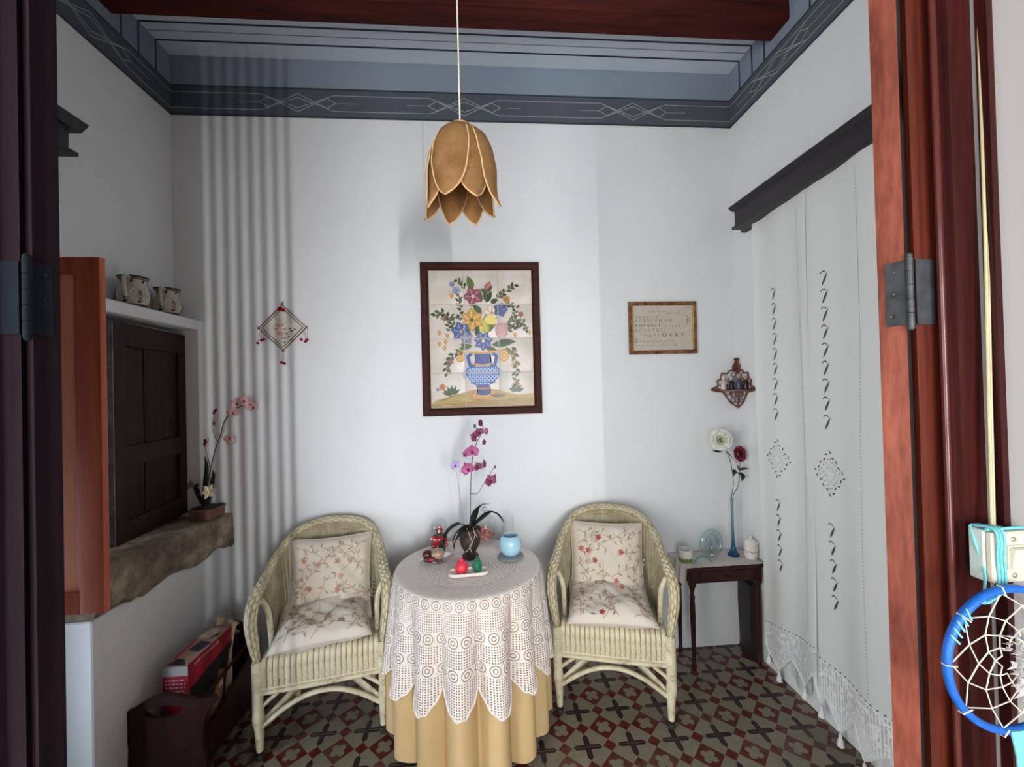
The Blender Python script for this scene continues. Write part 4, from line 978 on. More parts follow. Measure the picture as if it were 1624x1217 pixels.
def bloom(c,r,face,m,parent,n=5,ml=MLIP,tilt=0,name='blossom'):
    face=Vector(face).normalized(); q=face.to_track_quat('Z','Y'); M=Matrix.Translation(c)@q.to_matrix().to_4x4()@Matrix.Rotation(tilt,4,'Z')
    bm=NB()
    spec=[(PI/2,1,.34),(PI/2+2.2,.95,.34),(PI/2-2.2,.95,.34),(0.15,1,.62),(PI-.15,1,.62)] if n==5 else [(2*PI*k/n,1,.3) for k in range(n)]
    for a,L,w in spec:
        rows=[]
        for i in range(6):
            t=i/5; ww=w*r*math.sin(PI*min(1,.08+.88*t))**.6*1; ln=r*L*t
            row=[]
            for k in (-1,-.5,0,.5,1):
                lx=ln-.08*r*k*k*(t>.1); ly=ww*k; lz=.22*r*math.sin(t*2.2)-.12*r*k*k+(.02*r*(1 if w>.5 else -1))
                row.append(bm.verts.new(M@Vector((lx*math.cos(a)-ly*math.sin(a),lx*math.sin(a)+ly*math.cos(a),lz))))
            rows.append(row)
        for u_,v_ in zip(rows,rows[1:]):
            for k in range(4): bm.faces.new((u_[k],u_[k+1],v_[k+1],v_[k]))
    o=obj(name,bm,m,parent,angle=80)
    bm=NB(); ball(bm,M@Vector((0,-.12*r,.14*r)),r*.17,(1,1,1),8,6); ball(bm,M@Vector((0,-.3*r,.12*r)),r*.12,(1,1,1),8,6); obj('lip',bm,ml,o); return o
bloom(O(749,716,-.02),.036,(-.1,-1,-.1),MPT,orc); bloom(O(742,744,-.025),.037,(-.3,-1,-.05),MPT,orc,tilt=.5); bloom(O(738,721,0),.022,(-.8,-.5,.1),MPT,orc)
bloom(O(758,741,0),.024,(.3,-.8,.2),MPD,orc,tilt=.3); bloom(O(767,737,-.005),.028,(1,-.35,.1),MPD,orc); bloom(O(778,763,-.01),.033,(.3,-1,.2),MPD,orc,tilt=.4); bloom(O(783,760,.01),.026,(.9,-.4,0),MPD,orc,tilt=1)
bloom(O(753,693,-.01),.026,(-.5,-.9,0),MPD,orc,tilt=1.2); bloom(O(760,686,0),.026,(.2,-1,.3),MPD,orc,tilt=.5); bloom(O(767,702,0),.019,(.9,-.5,0),MPD,orc)
for px,py,r_,m_ in ((762,671,.015,MLIP),(753,676,.009,MSTM),(771,684,.015,MPT),(785,741,.006,MLF)): bm=NB(); ball(bm,O(px,py),r_,(.8,.8,1.15),10,8); obj('bud',bm,m_,orc)
ML=plain('lilac_petal',(178,160,206),.5,0,.15,40)
pk=thing('butterfly_pick','lilac fabric flower on a thin pink stem stuck in the orchid pot','decoration',O(738,842))
bm=NB(); tube(bm,[O(738,846),O(730,790),O(723,741)],.0012,6); obj('stem',bm,plain('pink_stick',(176,130,126),.6),pk)
bloom(O(722,738,-.01),.027,(-.2,-1,.2),ML,pk,ml=plain('violet_centre',(96,66,150),.5),tilt=.4)
# petals under a glass dome
x,y=onT(770,858); dm=thing('glass_dome','clear glass dome with faceted knob covering pink petals, behind the orchid','glass dome',(x,y,LZ))
bm=NB(); lathe(bm,[(.060,0),(.062,.002),(.062,.085),(.054,.118),(.034,.138),(.010,.148),(.008,.158),(0,.158)],(x,y,LZ),32); obj('dome',bm,GL,dm)
bm=NB(); r_=bmesh.ops.create_icosphere(bm,subdivisions=1,radius=.017); bmesh.ops.translate(bm,vec=(x-.002,y,LZ+.172),verts=r_['verts']); obj('faceted_knob',bm,glass('crystal',(1,1,1,1),0,1.5),dm,smooth=False)
MPP=plain('dusty_pink_petals',(196,116,106),.75,0,.25,50)
pt=thing('pink_potpourri','heap of dusty pink dried petals under the glass dome','petals',(x,y,LZ)); rn=random.Random(8)
for k in range(34):
    a=rn.uniform(0,6.28); rr=.046*math.sqrt(rn.random()); z=.008+rn.random()*.062*(1-(rr/.052)**2*.6)
    bm=NB(); c=Vector((x+rr*math.cos(a),y+rr*math.sin(a),LZ+z)); q=Matrix.Rotation(rn.uniform(0,6.28),3,'Z')@Matrix.Rotation(rn.uniform(-1,1),3,'X')
    grid(bm,lambda u,v:c+q@Vector(((u-.5)*.026,(v-.5)*.020*math.sin(PI*(.15+.7*u)),.010*math.sin(PI*u)+.006*math.sin(PI*v))),4,4); obj('petal',bm,MPP,pt)
# tall clear jar behind the blue holder
x,y=at(806,858,Z=LZ).x,2.24; jr=thing('clear_jar','tall plain clear glass jar behind the pale blue candle holder','jar',(x,y,LZ))
bm=NB(); lathe(bm,[(0,0),(.030,0),(.033,.004),(.033,.10),(.028,.125),(.030,.14),(.029,.14),(.027,.126),(.031,.10),(.031,.006),(0,.004)],(x,y,LZ),28); obj('body',bm,thin_glass('faint_glass',(.98,.99,.99,1),.02),jr)
bm=NB(); lathe(bm,[(.031,.140),(.031,.147),(.02,.155),(.006,.158),(.008,.168),(0,.170)],(x,y,LZ),24); obj('lid',bm,thin_glass('faint_glass_lid',(.98,.99,.99,1),.02),jr)
# blue candle holder on a grey coaster
x,y=onT(810,884); co=NB(); lathe(co,[(0,0),(.060,0),(.063,.003),(.063,.010),(.060,.012),(0,.012)],(x,y,LZ),36); tag(obj('coaster',co,plain('grey_felt',(128,134,142),.8,0,.1,60)),'round grey coaster under the pale blue candle holder','coaster')
bl=thing('candle_holder','pale blue round glass candle holder on the grey coaster','candle holder',(x,y,LZ+.012))
bm=NB(); lathe(bm,[(0,0),(.026,0),(.044,.012),(.055,.038),(.056,.058),(.050,.080),(.040,.094),(.037,.096),(.036,.092),(.046,.078),(.051,.056),(.046,.030),(0,.02)],(x,y,LZ+.0122),36); obj('bowl',bm,plain('pale_blue_glass',(166,206,224),.25,0,.04,8),bl)
bm=NB(); lathe(bm,[(0,.05),(.046,.05),(.046,.056),(0,.058)],(x,y,LZ+.012),24); obj('wax',bm,plain('blue_wax',(196,222,232),.5),bl)
# oval tray with two figurative candles
x,y=onT(743,911); tr=NB(); 
def oval(bm,a,b,c,prof,rot=0):
    rings=[]
    for k_,z in prof:
        ring=[]
        for k in range(40):
            t=2*PI*k/40; st=.055; px_=math.cos(t)*b*k_+(st if math.cos(t)>=0 else -st)*min(1,k_*1.2); py_=math.sin(t)*b*k_
            ring.append(bm.verts.new(Vector(c)+Matrix.Rotation(rot,3,'Z')@Vector((px_,py_,z))))
        rings.append(ring)
    for u_,v_ in zip(rings,rings[1:]):
        for k in range(40): bm.faces.new((u_[k],u_[(k+1)%40],v_[(k+1)%40],v_[k]))
    bm.faces.new(rings[0]); bm.faces.new(rings[-1])
oval(tr,0,.036,(x,y,LZ),[(.85,0),(1,.004),(1,.017),(.90,.017),(.86,.008),(.3,.007)],R(4))
tag(obj('oval_tray',tr,plain('white_jesmonite',(226,216,206),.5,0,.03,40)),'small white oval tray at the front of the round table','tray')
cx_,cy_=x-.030,y-.002; pe=thing('pear_candle','coral red fruit-shaped candle on the white oval tray','candle',(cx_,cy_,LZ+.007))
bm=NB(); lathe(bm,[(0,0),(.016,.001),(.026,.012),(.0295,.027),(.026,.042),(.016,.053),(.009,.058),(.0075,.066),(.004,.069),(0,.070)],(cx_,cy_,LZ+.0075),26); obj('wax_body',bm,plain('coral_wax',(226,52,74),.42,0,.12,60,.3,120),pe)
bm=NB(); tube(bm,[(cx_,cy_,LZ+.075),(cx_+.002,cy_,LZ+.083)],.0012,6); obj('wick',bm,WHT,pe)
cx_,cy_=x+.040,y+.006; pn=thing('pine_cone_candle','green pine-cone shaped candle on the white oval tray','candle',(cx_,cy_,LZ+.007)); MGW=plain('green_wax',(38,116,84),.38,0,.2,60)
bm=NB(); lathe(bm,[(0,0),(.014,.001),(.0185,.012),(.018,.03),(.013,.048),(.005,.062),(0,.064)],(cx_,cy_,LZ+.0075),18); obj('wax_body',bm,MGW,pn)
bm=NB()
for r_ in range(8):
    z=.008+.0068*r_; rr=.0175*math.sin(PI*(.32+.62*r_/8))
    for k in range(9):
        a=2*PI*(k+.5*(r_%2))/9; ball(bm,(cx_+rr*math.cos(a),cy_+rr*math.sin(a),LZ+.0075+z),.0052,(1,1,.75),6,5)
o=obj('scales',bm,MGW,pn); o['kind']='stuff'
bm=NB(); tube(bm,[(cx_,cy_,LZ+.070),(cx_,cy_,LZ+.080)],.0011,6); obj('wick',bm,WHT,pn)
# ================================================================ THINGS ON THE SIDE TABLE
SZ2=SZ+.0034
def onS(px,py): p=at(px,py,Z=SZ2); return p.x,min(p.y,2.40)
x,y=onS(1076,880); x=max(x,1.135); y=2.30; mg=thing('mug','white cup with a green bottom band at the left of the side table','cup',(x,y,SZ2))
bm=NB(); lathe(bm,[(0,0),(.030,0),(.036,.008),(.0375,.03),(.037,.066),(.035,.066),(.034,.01),(0,.008)],(x,y,SZ2),28); obj('body',bm,MW_,mg)
bm=NB(); lathe(bm,[(.0302,0),(.0364,.008),(.0380,.022),(.0376,.022)],(x,y,SZ2-.0001),28); obj('green_band',bm,plain('olive_green_glaze',(118,134,62),.3),mg)
x,y=1.315,2.325; gc=thing('glass_ornament','round clear glass ring ornament with an inner figure on the side table','ornament',(x,y,SZ2))
c=Vector((x,y,SZ2+.079)); ring=[c+Vector((.058*math.cos(a*PI/20),.012*math.cos(a*PI/20),.067*math.sin(a*PI/20))) for a in range(40)]
bm=NB(); tube(bm,ring,.012,14,closed=True,flat=1.5,up=(0,1,0)); obj('glass_ring',bm,thin_glass('ring_glass',(.86,.92,.93,1),.22),gc)
bm=NB(); lathe(bm,[(0,0),(.046,0),(.046,.004),(0,.004)],c,28,M=Matrix.Rotation(PI/2,3,'X')); obj('glass_disc',bm,thin_glass('disc_glass',(.8,.86,.88,1),.12),gc)
bm=NB(); lathe(bm,[(0,0),(.018,0),(.016,.006),(.006,.012),(.011,.03),(.008,.045),(.004,.05),(.007,.06),(.003,.072),(0,.074)],(x,y-.01,SZ2+.022),14); obj('inner_figure',bm,plain('pewter',(150,156,158),.3,.6),gc)
bm=NB(); P_=[Vector((1.165,2.245,SZ2+.008)),Vector((1.19,2.25,SZ2+.032)),Vector((1.22,2.25,SZ2+.040)),Vector((1.25,2.245,SZ2+.030)),Vector((1.268,2.24,SZ2+.008))]
tube(bm,cubicpath(P_,6),.0075,10,flat=.4,up=(0,1,0)); tag(obj('turquoise_glass_arch',bm,thin_glass('turquoise_glass',(.25,.72,.80,1),.2)),'curved turquoise glass strip in front of the glass ring ornament','ornament')
vx,vy=1.452,2.33; va=thing('bud_vase','tall thin blue glass bud vase on the side table','vase',(vx,vy,SZ2))
MBG=Mt('blue_glass',.05); X_,Y_,Z_=MBG.xyz('Object'); rc_=MBG.ramp(Z_*2.2,[(.0,S2((10,120,180))),(.12,S2((60,170,206))),(.4,S2((206,230,236))),(.9,S2((236,244,244)))])
t_=MBG.new('ShaderNodeBsdfTransparent'); MBG.link(rc_,t_.inputs[0]); g_=MBG.new('ShaderNodeBsdfGlossy'); g_.inputs['Roughness'].default_value=.05; MBG.base(rc_)
m1=MBG.new('ShaderNodeMixShader'); m1.inputs[0].default_value=.16; MBG.link(t_.outputs[0],m1.inputs[1]); MBG.link(MBG.b.outputs[0],m1.inputs[2]); m2=MBG.new('ShaderNodeMixShader'); m2.inputs[0].default_value=.05; MBG.link(m1.outputs[0],m2.inputs[1]); MBG.link(g_.outputs[0],m2.inputs[2]); MBG.link(m2.outputs[0],MBG.nt.nodes['Material Output'].inputs[0])
bm=NB(); lathe(bm,[(0,0),(.030,0),(.032,.006),(.020,.022),(.012,.05),(.0085,.09),(.0075,.17),(.0085,.29),(.011,.33),(.0100,.33),(.007,.28),(.006,.10),(.008,.05),(0,.02)],(vx,vy,SZ2),24); obj('glass_body',bm,MBG.m,va)
def V_(px,py,dy=0): return at(px,py,Y=vy+dy)
MGS=plain('green_stem',(74,92,66),.6); MGLF=plain('rose_leaf',(60,84,56),.6,0,.25,30)
def rose(label,c,r,cm,inner,stem,leaves,face,name):
    t=thing(name,label,'flower',stem[0]); rn=random.Random(int(r*1e5))
    bm=NB(); tube(bm,cubicpath(stem,6),.0022,7); obj('stem',bm,MGS,t)
    f=Vector(face).normalized(); q=f.to_track_quat('Z','Y').to_matrix()
    for L,(n,rr,op,hz) in enumerate(((4,.17,.05,.80),(5,.36,.2,.86),(6,.62,.45,.74),(7,.92,.8,.46))):
        for k in range(n):
            a=2*PI*k/n+L*.7+rn.uniform(-.15,.15); w=PI/n*1.35; bm=NB()
            def fp(u,v):
                th=a+(u-.5)*2*w*(1-.25*v*v); s=v; rad=r*(rr*(s**.7))+(r*.12*max(0,s-.8)*op*5); z=r*(hz*math.sin(s*1.45)-.10*op*max(0,s-.75)*6*.5)-r*.3-.10*r*((u-.5)*2)**2*s
                return Vector(c)+q@Vector((rad*math.cos(th),rad*math.sin(th),z))
            grid(bm,fp,8,7); obj('petal',bm,cm if L>1 else inner,t,angle=80)
    bm=NB(); ball(bm,Vector(c)-q@Vector((0,0,r*.33)),r*.28,(1,1,1),10,8); obj('calyx',bm,plain('pale_green',(140,156,104),.6),t)
    for pts,w in leaves: leafblade('leaf',pts,w,MGLF,t,(0,-.6,1))
    return t
MWR=plain('cream_petal',(214,216,202),.6,0,.06,40); MRR=plain('crimson_petal',(120,14,48),.55,0,.3,40)
base=Vector((vx+.002,vy,SZ2+.06)); base2=Vector((vx-.002,vy+.002,SZ2+.05))
rose('large open cream-white rose leaning left in the blue bud vase',V_(1143,698,-.02),.062,MWR,plain('pale_heart',(206,206,180),.6),[base2,Vector((vx-.002,vy,SZ2+.32)),V_(1163,765),V_(1158,730),V_(1148,710,-.01)],[([V_(1162,728),V_(1157,722,-.01),V_(1152,716,-.02)],.014),([V_(1146,714),V_(1136,717,-.02),V_(1128,714,-.03)],.012)],(-.25,-1,.15),'white_rose')
rose('crimson red rose on the right of the cream one in the bud vase',V_(1173,720,-.01),.046,MRR,MRR,[base,Vector((vx+.004,vy,SZ2+.32)),V_(1171,770),V_(1173,745),V_(1173,728)],[([V_(1171,752),V_(1166,748,-.02),V_(1163,756,-.03)],.015),([V_(1173,750),V_(1178,756,-.02),V_(1176,764,-.03)],.014),([V_(1173,746),V_(1180,744,-.01),V_(1189,744,-.02)],.010),([V_(1171,745),V_(1170,738,-.02)],.014),([V_(1168,734),V_(1163,728,-.02)],.014)],(.25,-1,.2),'red_rose')
x,y=1.528,2.285; jp=thing('lidded_jar','white porcelain jar with lid and a band of pink flowers beside the curtain','jar',(x,y,SZ2))
bm=NB(); lathe(bm,[(0,0),(.030,0),(.032,.006),(.036,.02),(.037,.06),(.034,.078),(.036,.084),(0,.084)],(x,y,SZ2),28); jb=obj('body',bm,MW_,jp)
bm=NB(); lathe(bm,[(.037,.084),(.038,.088),(.034,.096),(.018,.106),(.006,.110),(.009,.118),(.006,.124),(0,.125)],(x,y,SZ2),28); obj('lid',bm,MW_,jp)
pp=[]; rn=random.Random(2)
for k in range(26):
    a=k/26*2*PI; pp.append(blob(a*.0372,.045+.004*math.sin(k*2),.0032,.0028,rn.choice([(178,100,100),(196,130,120),(110,130,100)]),0,7)); pp.append(leaf2(a*.0372,.045,.007,.0016,rn.uniform(-1,1),(120,136,108)))
paint('flower_band',pp,lambda u,v,h:Vector((x+(.0372+h)*math.cos(u/.0372),y+(.0372+h)*math.sin(u/.0372),SZ2+v)),PAINTG,jb,step=.00001)['kind']='stuff'
# ================================================================ LEFT WALL: CUPBOARD DOOR, JUGS, PLANTS, SHUTTER
cd=thing('niche_shutter','dark maroon plank shutter slightly ajar in the wall niche above the stone sill','shutter',(-1.575,2.38,NZ0+.012))
A0=Vector((-1.60,2.378,0)); A1=Vector((-1.545,1.868,0)); dd=(A1-A0).normalized(); WL=(A1-A0).length; nn=Vector((-dd.y,dd.x,0)); 
if nn.x<0: nn=-nn
def cb(name,s0,s1,z0,z1,t0,t1,m=MDARK,b=.002):
    bm=NB(); c=A0+dd*(s0+s1)/2+nn*(t0+t1)/2; c.z=(z0+z1)/2
    M=Matrix((( dd.x,nn.x,0),(dd.y,nn.y,0),(0,0,1))); box(bm,c,(s1-s0,t1-t0,z1-z0),M,b); return obj(name,bm,m,cd,angle=30)
MNSH=wood('old_maroon_wood',(24,10,12),(56,27,27),.5,2,6,12,.3)
z0,z1=NZ0+.012,NZ1-.03; zm=1.33
cb('stile',0,.06,z0,z1,-.015,.015,MNSH); cb('stile',WL-.07,WL,z0,z1,-.015,.015,MNSH)
for a,b in ((z0,z0+.09),(zm-.045,zm+.045),(z1-.10,z1)): cb('rail',.06,WL-.07,a,b,-.015,.0145,MNSH)
w_=(WL-.13)/3
for k in range(3):
    for a,b in ((z0+.09,zm-.045),(zm+.045,z1-.10)): cb('plank',.06+k*w_+.002,.06+(k+1)*w_-.002,a,b,-.010,.004+.002*(k%2),MNSH)
cb('worn_edge',WL,WL+.006,z0,z1,-.014,.014,plain('worn_grey_edge',(112,106,104),.9,0,.35,30,.6,60),.001)
cb('latch_hole',.085,.12,1.44,1.475,.0045,.006,plain('hole_black',(8,6,6),.9),0)
def jug(label,x,y,z,sc,flip,cb_):
    t=thing('painted_jug',label,'jug',(x,y,z),0,'painted jugs on the ledge')
    wh=plain('aged_cream_glaze',(176,170,156),.3,0,.1,20)
    def hp(r,z_): return (r*sc,z_*sc)
    bm=NB(); lathe(bm,[hp(0,0),hp(.045,0),hp(.047,.006),hp(.060,.03),hp(.064,.055),hp(.056,.085),hp(.045,.105),hp(.050,.13),hp(.058,.145),hp(.054,.145),hp(.041,.108),hp(.05,.08),hp(.05,.03),hp(0,.01)],(x,y,z),28); bd=obj('body',bm,wh,t)
    s=flip; bm=NB(); tube(bm,cubicpath([(x+s*.018*sc,y-s*.047*sc,z+.135*sc),(x+s*.03*sc,y-s*.085*sc,z+.132*sc),(x+s*.032*sc,y-s*.092*sc,z+.10*sc),(x+s*.02*sc,y-s*.07*sc,z+.055*sc),(x+.01*sc,y-s*.055*sc,z+.05*sc)],5),.008*sc,8); obj('handle',bm,wh,t)
    pp=[]; K=(44,36,38)
    for zz,hw in ((.140,.004),(.131,.0025),(.0085,.006)): pp.append(([(u_/40*2*PI,zz-hw) for u_ in range(41)]+[(u_/40*2*PI,zz+hw) for u_ in range(40,-1,-1)],K if zz>.1 else (92,52,50)))
    for k in range(14):
        a=k/14*2*PI+.2; L_=leaf2(0,0,.020,.005,.9 if k%2 else .4,K if k%3 else (110,58,46)); pp.append(([(a+q[0]/.052,(.112 if k%2 else .022)+q[1]) for q in L_[0]],L_[1]))
    for k in range(7):
        a=k/7*2*PI; pp.append(blob(a,.06,.22,.026,(206,200,184),0,14)); pp.append(blob(a+.38,.055,.10,.022,(60,44,42),0,9)); pp.append(blob(a+.42,.062,.06,.013,cb_,0,8))
    prof=[(0,.045),(.006,.047),(.03,.060),(.055,.064),(.085,.056),(.105,.045),(.13,.050),(.145,.058)]
    def rz(v):
        for (a,ra),(b,rb) in zip(prof,prof[1:]):
            if v<=b: return ra+(rb-ra)*(v-a)/(b-a)
        return prof[-1][1]
    def xf(u,v,h):
        r=(rz(max(0,v))+.0012+h)*sc; return Vector((x+r*math.cos(u),y+r*math.sin(u),z+v*sc))
    big=[]
    for p,c in pp:
        big.append((p,c))
    paint('glaze_decoration',big,xf,PAINTG,bd,step=.00003)['kind']='stuff'; return t
jug('cream painted jug with dark bands, the left of two on the ledge above the niche',-1.592,2.055,2.0005,1.0,1,(120,70,50))
jug('cream painted jug with reddish leaves, the right of two on the ledge above the niche',-1.592,2.265,2.0005,.97,1,(150,74,58))
# orange shutter of the window
sh=thing('window_shutter','orange-brown wooden shutter standing open beside the left door jamb','shutter',(-1.25,1.15,1.05))
lx0,lx1,lz0,lz1=-1.52,at(160,600,Y=1.135).x,1.045,1.950
def sb(name,x0,x1,z0,z1,y0,y1,m): bm=NB(); boxb(bm,(x0,y0,z0),(x1,y1,z1),.002); return obj(name,bm,m,sh,angle=30)
sb('stile',lx1-.058,lx1,lz0,lz1,1.135,1.153,MORANGE2); sb('stile',lx0,lx0+.06,lz0,lz1,1.135,1.153,MORANGE2)
sb('rail',lx0+.06,lx1-.058,lz1-.045,lz1,1.135,1.153,MORANGE2); sb('rail',lx0+.06,lx1-.058,lz0,lz0+.055,1.135,1.153,MORANGE2); 
sb('panel',lx0+.055,lx1-.054,lz0+.05,lz1-.04,1.142,1.150,MORANGE); sb('bead',lx1-.066,lx1-.058,lz0+.055,lz1-.045,1.140,1.150,MORANGE2)
# pelmet over the left window
pl=thing('window_pelmet','end of a dark wooden pelmet high on the left wall','pelmet',(XL+.04,1.3,2.58))
bm=NB(); boxb(bm,(XL,.9,2.565),(XL+.085,1.755,2.665),.003); obj('board',bm,MBLACKW,pl,angle=30)
bm=NB(); prism(bm,[(0,0),(.10,0),(.128,.028),(.128,.034),(0,.034)],(XL,1.79,2.655),(1,0,0),(0,0,1),.88); obj('cornice',bm,MBLACKW,pl,smooth=False)
bm=NB(); boxb(bm,(XL,.9,2.553),(XL+.10,1.778,2.568),.002); obj('lower_lip',bm,MBLACKW,pl,smooth=False)
# orchid in a small pot on the sill
sx,sy=-1.455,2.33; szz=.942
po=thing('sill_orchid','thin orchid with faded pink flowers in a small square terracotta pot on the stone sill','plant',(sx,sy,szz))
bm=NB(); boxb(bm,(sx-.055,sy-.055,szz),(sx+.055,sy+.055,szz+.052),.005); boxb(bm,(sx-.060,sy-.060,szz+.045),(sx+.060,sy+.060,szz+.055),.003); obj('pot',bm,plain('old_terracotta',(112,78,62),.85,0,.25,30),po,angle=30)
bm=NB(); r_=bmesh.ops.create_grid(bm,x_segments=6,y_segments=6,size=.054)
for v in r_['verts']: v.co=Vector((sx+v.co.x,sy+v.co.y,szz+.058+random.uniform(-.002,.004)))
obj('soil',bm,plain('moss_soil',(40,44,34),.95,0,.3,60),po)
def S_(px,py,dy=0): return at(px,py,Y=sy+dy)
bm=NB(); tube(bm,cubicpath([S_(326,800),S_(332,755),S_(341,715),S_(350,690),S_(356,668),S_(370,652),S_(384,645),S_(398,648)],6),.0028,7); tube(bm,cubicpath([S_(350,692),S_(358,696),S_(364,698)],4),.0013,5); tube(bm,cubicpath([S_(344,700),S_(336,678),S_(340,656)],4),.0013,5); tube(bm,cubicpath([S_(335,745),S_(326,712),S_(324,702)],4),.0013,5); obj('stem',bm,plain('dark_stem',(58,46,46),.6),po)
MG2=plain('dull_green_leaf',(42,54,44),.5,0,.2,20)
for pts,w in (([S_(322,805),S_(325,770),S_(327,740),S_(324,722)],.013),([S_(328,805),S_(333,780),S_(338,755),S_(337,745)],.012),([S_(320,800),S_(312,780),S_(310,772,-.02),S_(316,768,-.03)],.014)): leafblade('leaf',pts,w,MG2,po,(0,1,0))
MP2=plain('faded_pink_petal',(196,150,152),.6,0,.25,50); MP3=plain('crimson_lip',(122,26,48),.5)
for px,py,r_,f,tl in ((376,640,.032,(.2,-1,.1),.2),(386,636,.030,(.3,-1,.3),.8),(395,642,.030,(.6,-1,0),1.3),(401,646,.026,(.8,-.6,0),.3),(370,654,.032,(0,-1,0),.1),(364,697,.028,(.2,-1,-.2),2.8),(341,653,.018,(-.5,-1,.5),1),(340,672,.018,(-.8,-.8,0),.2),(326,702,.022,(-.7,-1,0),.8)): bloom(S_(px,py,-.01),r_,f,MP2 if px>345 else MP3,po,ml=MP3,tilt=tl)
bloom(S_(331,780,-.05),.040,(.1,-1,.35),plain('ivory_petal',(214,206,176),.6),po,n=6,ml=plain('ivory_cup',(216,196,140),.6),tilt=.2,name='narcissus_flower')
bloom(S_(303,770,-.03),.026,(-.5,-1,.2),plain('dusty_petal',(150,136,118),.6),po,ml=plain('dusty_cup',(130,110,80),.6),tilt=.4,name='narcissus_flower')
# ================================================================ MAGAZINE RACK AND BOX
mrx=thing('magazine_rack','dark brown wooden magazine rack with handle cut-outs on the floor left of the armchair','magazine rack',(-1.24,1.98,0))
MRK=wood('rack_mahogany',(22,8,9),(50,20,20),.4,2,6,8)
def endpanel(y,out,hole,flip=1,m=MRK,xc=-1.262):
    bm=NB(); th=.018
    o=cubicpath2([(p[0],p[1]) for p in out],True) if False else out
    a=[bm.verts.new((xc+x,y,z)) for x,z in out]; b=[bm.verts.new((xc+x,y+th,z)) for x,z in out]
    ha=[bm.verts.new((xc+x,y,z)) for x,z in hole]; hb=[bm.verts.new((xc+x,y+th,z)) for x,z in hole]
    for vs,hs in ((a,ha),(b,hb)):
        es=[bm.edges.new((vs[i],vs[(i+1)%len(vs)])) for i in range(len(vs))]+[bm.edges.new((hs[i],hs[(i+1)%len(hs)])) for i in range(len(hs))]
        bmesh.ops.triangle_fill(bm,use_beauty=True,edges=es)
    for A,B in ((a,b),(ha,hb)):
        for i in range(len(A)): j=(i+1)%len(A); bm.faces.new((A[i],A[j],B[j],B[i]))
    o=obj('end_panel',bm,m,mrx,smooth=False); return o
def sm(pts,n=5): return [(v.x,v.y) for v in cubicpath([(a,b,0) for a,b in pts],n,True)]
outl=sm([(-.185,.352),(-.13,.366),(-.07,.398),(0,.418),(.07,.404),(.12,.392),(.18,.398),(.19,.375),(.155,.33),(.14,.24),(.155,.12),(.185,.02),(.10,.0),(.04,.05),(-.04,.05),(-.10,.0),(-.185,.02),(-.15,.12),(-.135,.22),(-.16,.31)])
hole=sm([(-.075,.352),(-.03,.372),(.03,.374),(.07,.362),(.03,.332),(-.04,.328)])
endpanel(1.745,outl,hole,xc=-1.262)
outl2=sm([(-.12,.30),(-.105,.42),(-.05,.475),(0,.485),(.05,.475),(.105,.42),(.125,.30),(.14,.15),(.15,.01),(.05,.03),(-.05,.03),(-.15,.01),(-.14,.15)])
hole2=sm([(-.05,.438),(0,.448),(.05,.438),(.045,.418),(0,.414),(-.045,.418)])
endpanel(2.20,[(x,z*.93) for x,z in outl2],[(x,z*.93) for x,z in hole2],xc=-1.285)
for s,x0,x1 in ((1,-1.155,0),(-1,-1.375,0)):
    bm=NB(); 
    prism(bm,[(1.765,.09),(2.198,.09),(2.198,.34),(1.765,.20)],(x0,0,0),(0,1,0),(0,0,1),.010 if s>0 else -.010); obj('side_panel',bm,MRK,mrx,smooth=False)
bm=NB(); boxb(bm,(-1.375,1.765,.07),(-1.155,2.198,.085)); obj('floor_board',bm,MRK,mrx,smooth=False)
bm=NB(); tube(bm,[(-1.145,1.765,.36),(-1.165,2.198,.37)],.007,8); obj('rail',bm,MRK,mrx)
# box standing in the rack
bx0=thing('red_box','red cardboard box with white lettering and a printed picture, standing in the magazine rack','box',(-1.25,1.95,.09))
MBR=plain('red_card',(150,22,38),.45,0,.06,20); MBG_=plain('grey_card',(150,146,148),.5); MBC=plain('cream_card',(170,150,134),.5)
Bz0,Bz1=.12,.525; th_=.085
Pb=lambda s,t,z: Vector((-1.322+s*1.1+.16*t,1.82+t,z-.022+.12*t))   # s across, t along its length
def quadbox(bm,s0,s1,t0,t1,z0,z1):
    v=[bm.verts.new(Pb(s,t,z)) for s in (s0,s1) for t in (t0,t1) for z in (z0,z1)]
    for f in ((0,1,3,2),(4,6,7,5),(0,4,5,1),(2,3,7,6),(1,5,7,3),(0,2,6,4)): bm.faces.new([v[i] for i in f])
bm=NB(); quadbox(bm,0,.09,0,.235,.12,.50); obj('carton',bm,MBR,bx0,smooth=False)
pp=[rect(.0,.462,.09,.50,(168,164,166))]
for k,zz in enumerate((.445,.43,.415,.40,.388,.376,.364)):
    x_=.008
    while x_<.078:
        L=random.uniform(.006,.016); pp.append(rect(x_,zz-.0028,min(.08,x_+L),zz+.0028,(214,168,172))); x_+=L+.004
paint('end_label',pp,lambda u,v,h:Pb(u,-.0005-h,v),PAINT,bx0)['kind']='stuff'
pp=[rect(0.004,.0,.086,.30,(158,134,118)),([(.004,.01),(.075,.01),(.05,.05),(.02,.06)],(24,18,26)),([(.02,.12),(.07,.10),(.08,.17),(.03,.19)],(46,36,52)),([(.0,.22),(.05,.20),(.06,.27),(.02,.29)],(190,176,160)),([(.004,.06),(.015,.05),(.012,.2),(.004,.2)],(180,50,60)),([(.05,.20),(.08,.22),(.07,.26)],(40,30,34))]
paint('top_print',pp,lambda u,v,h:Pb(u,v*.235/.3,.5005+h),PAINT,bx0)['kind']='stuff'
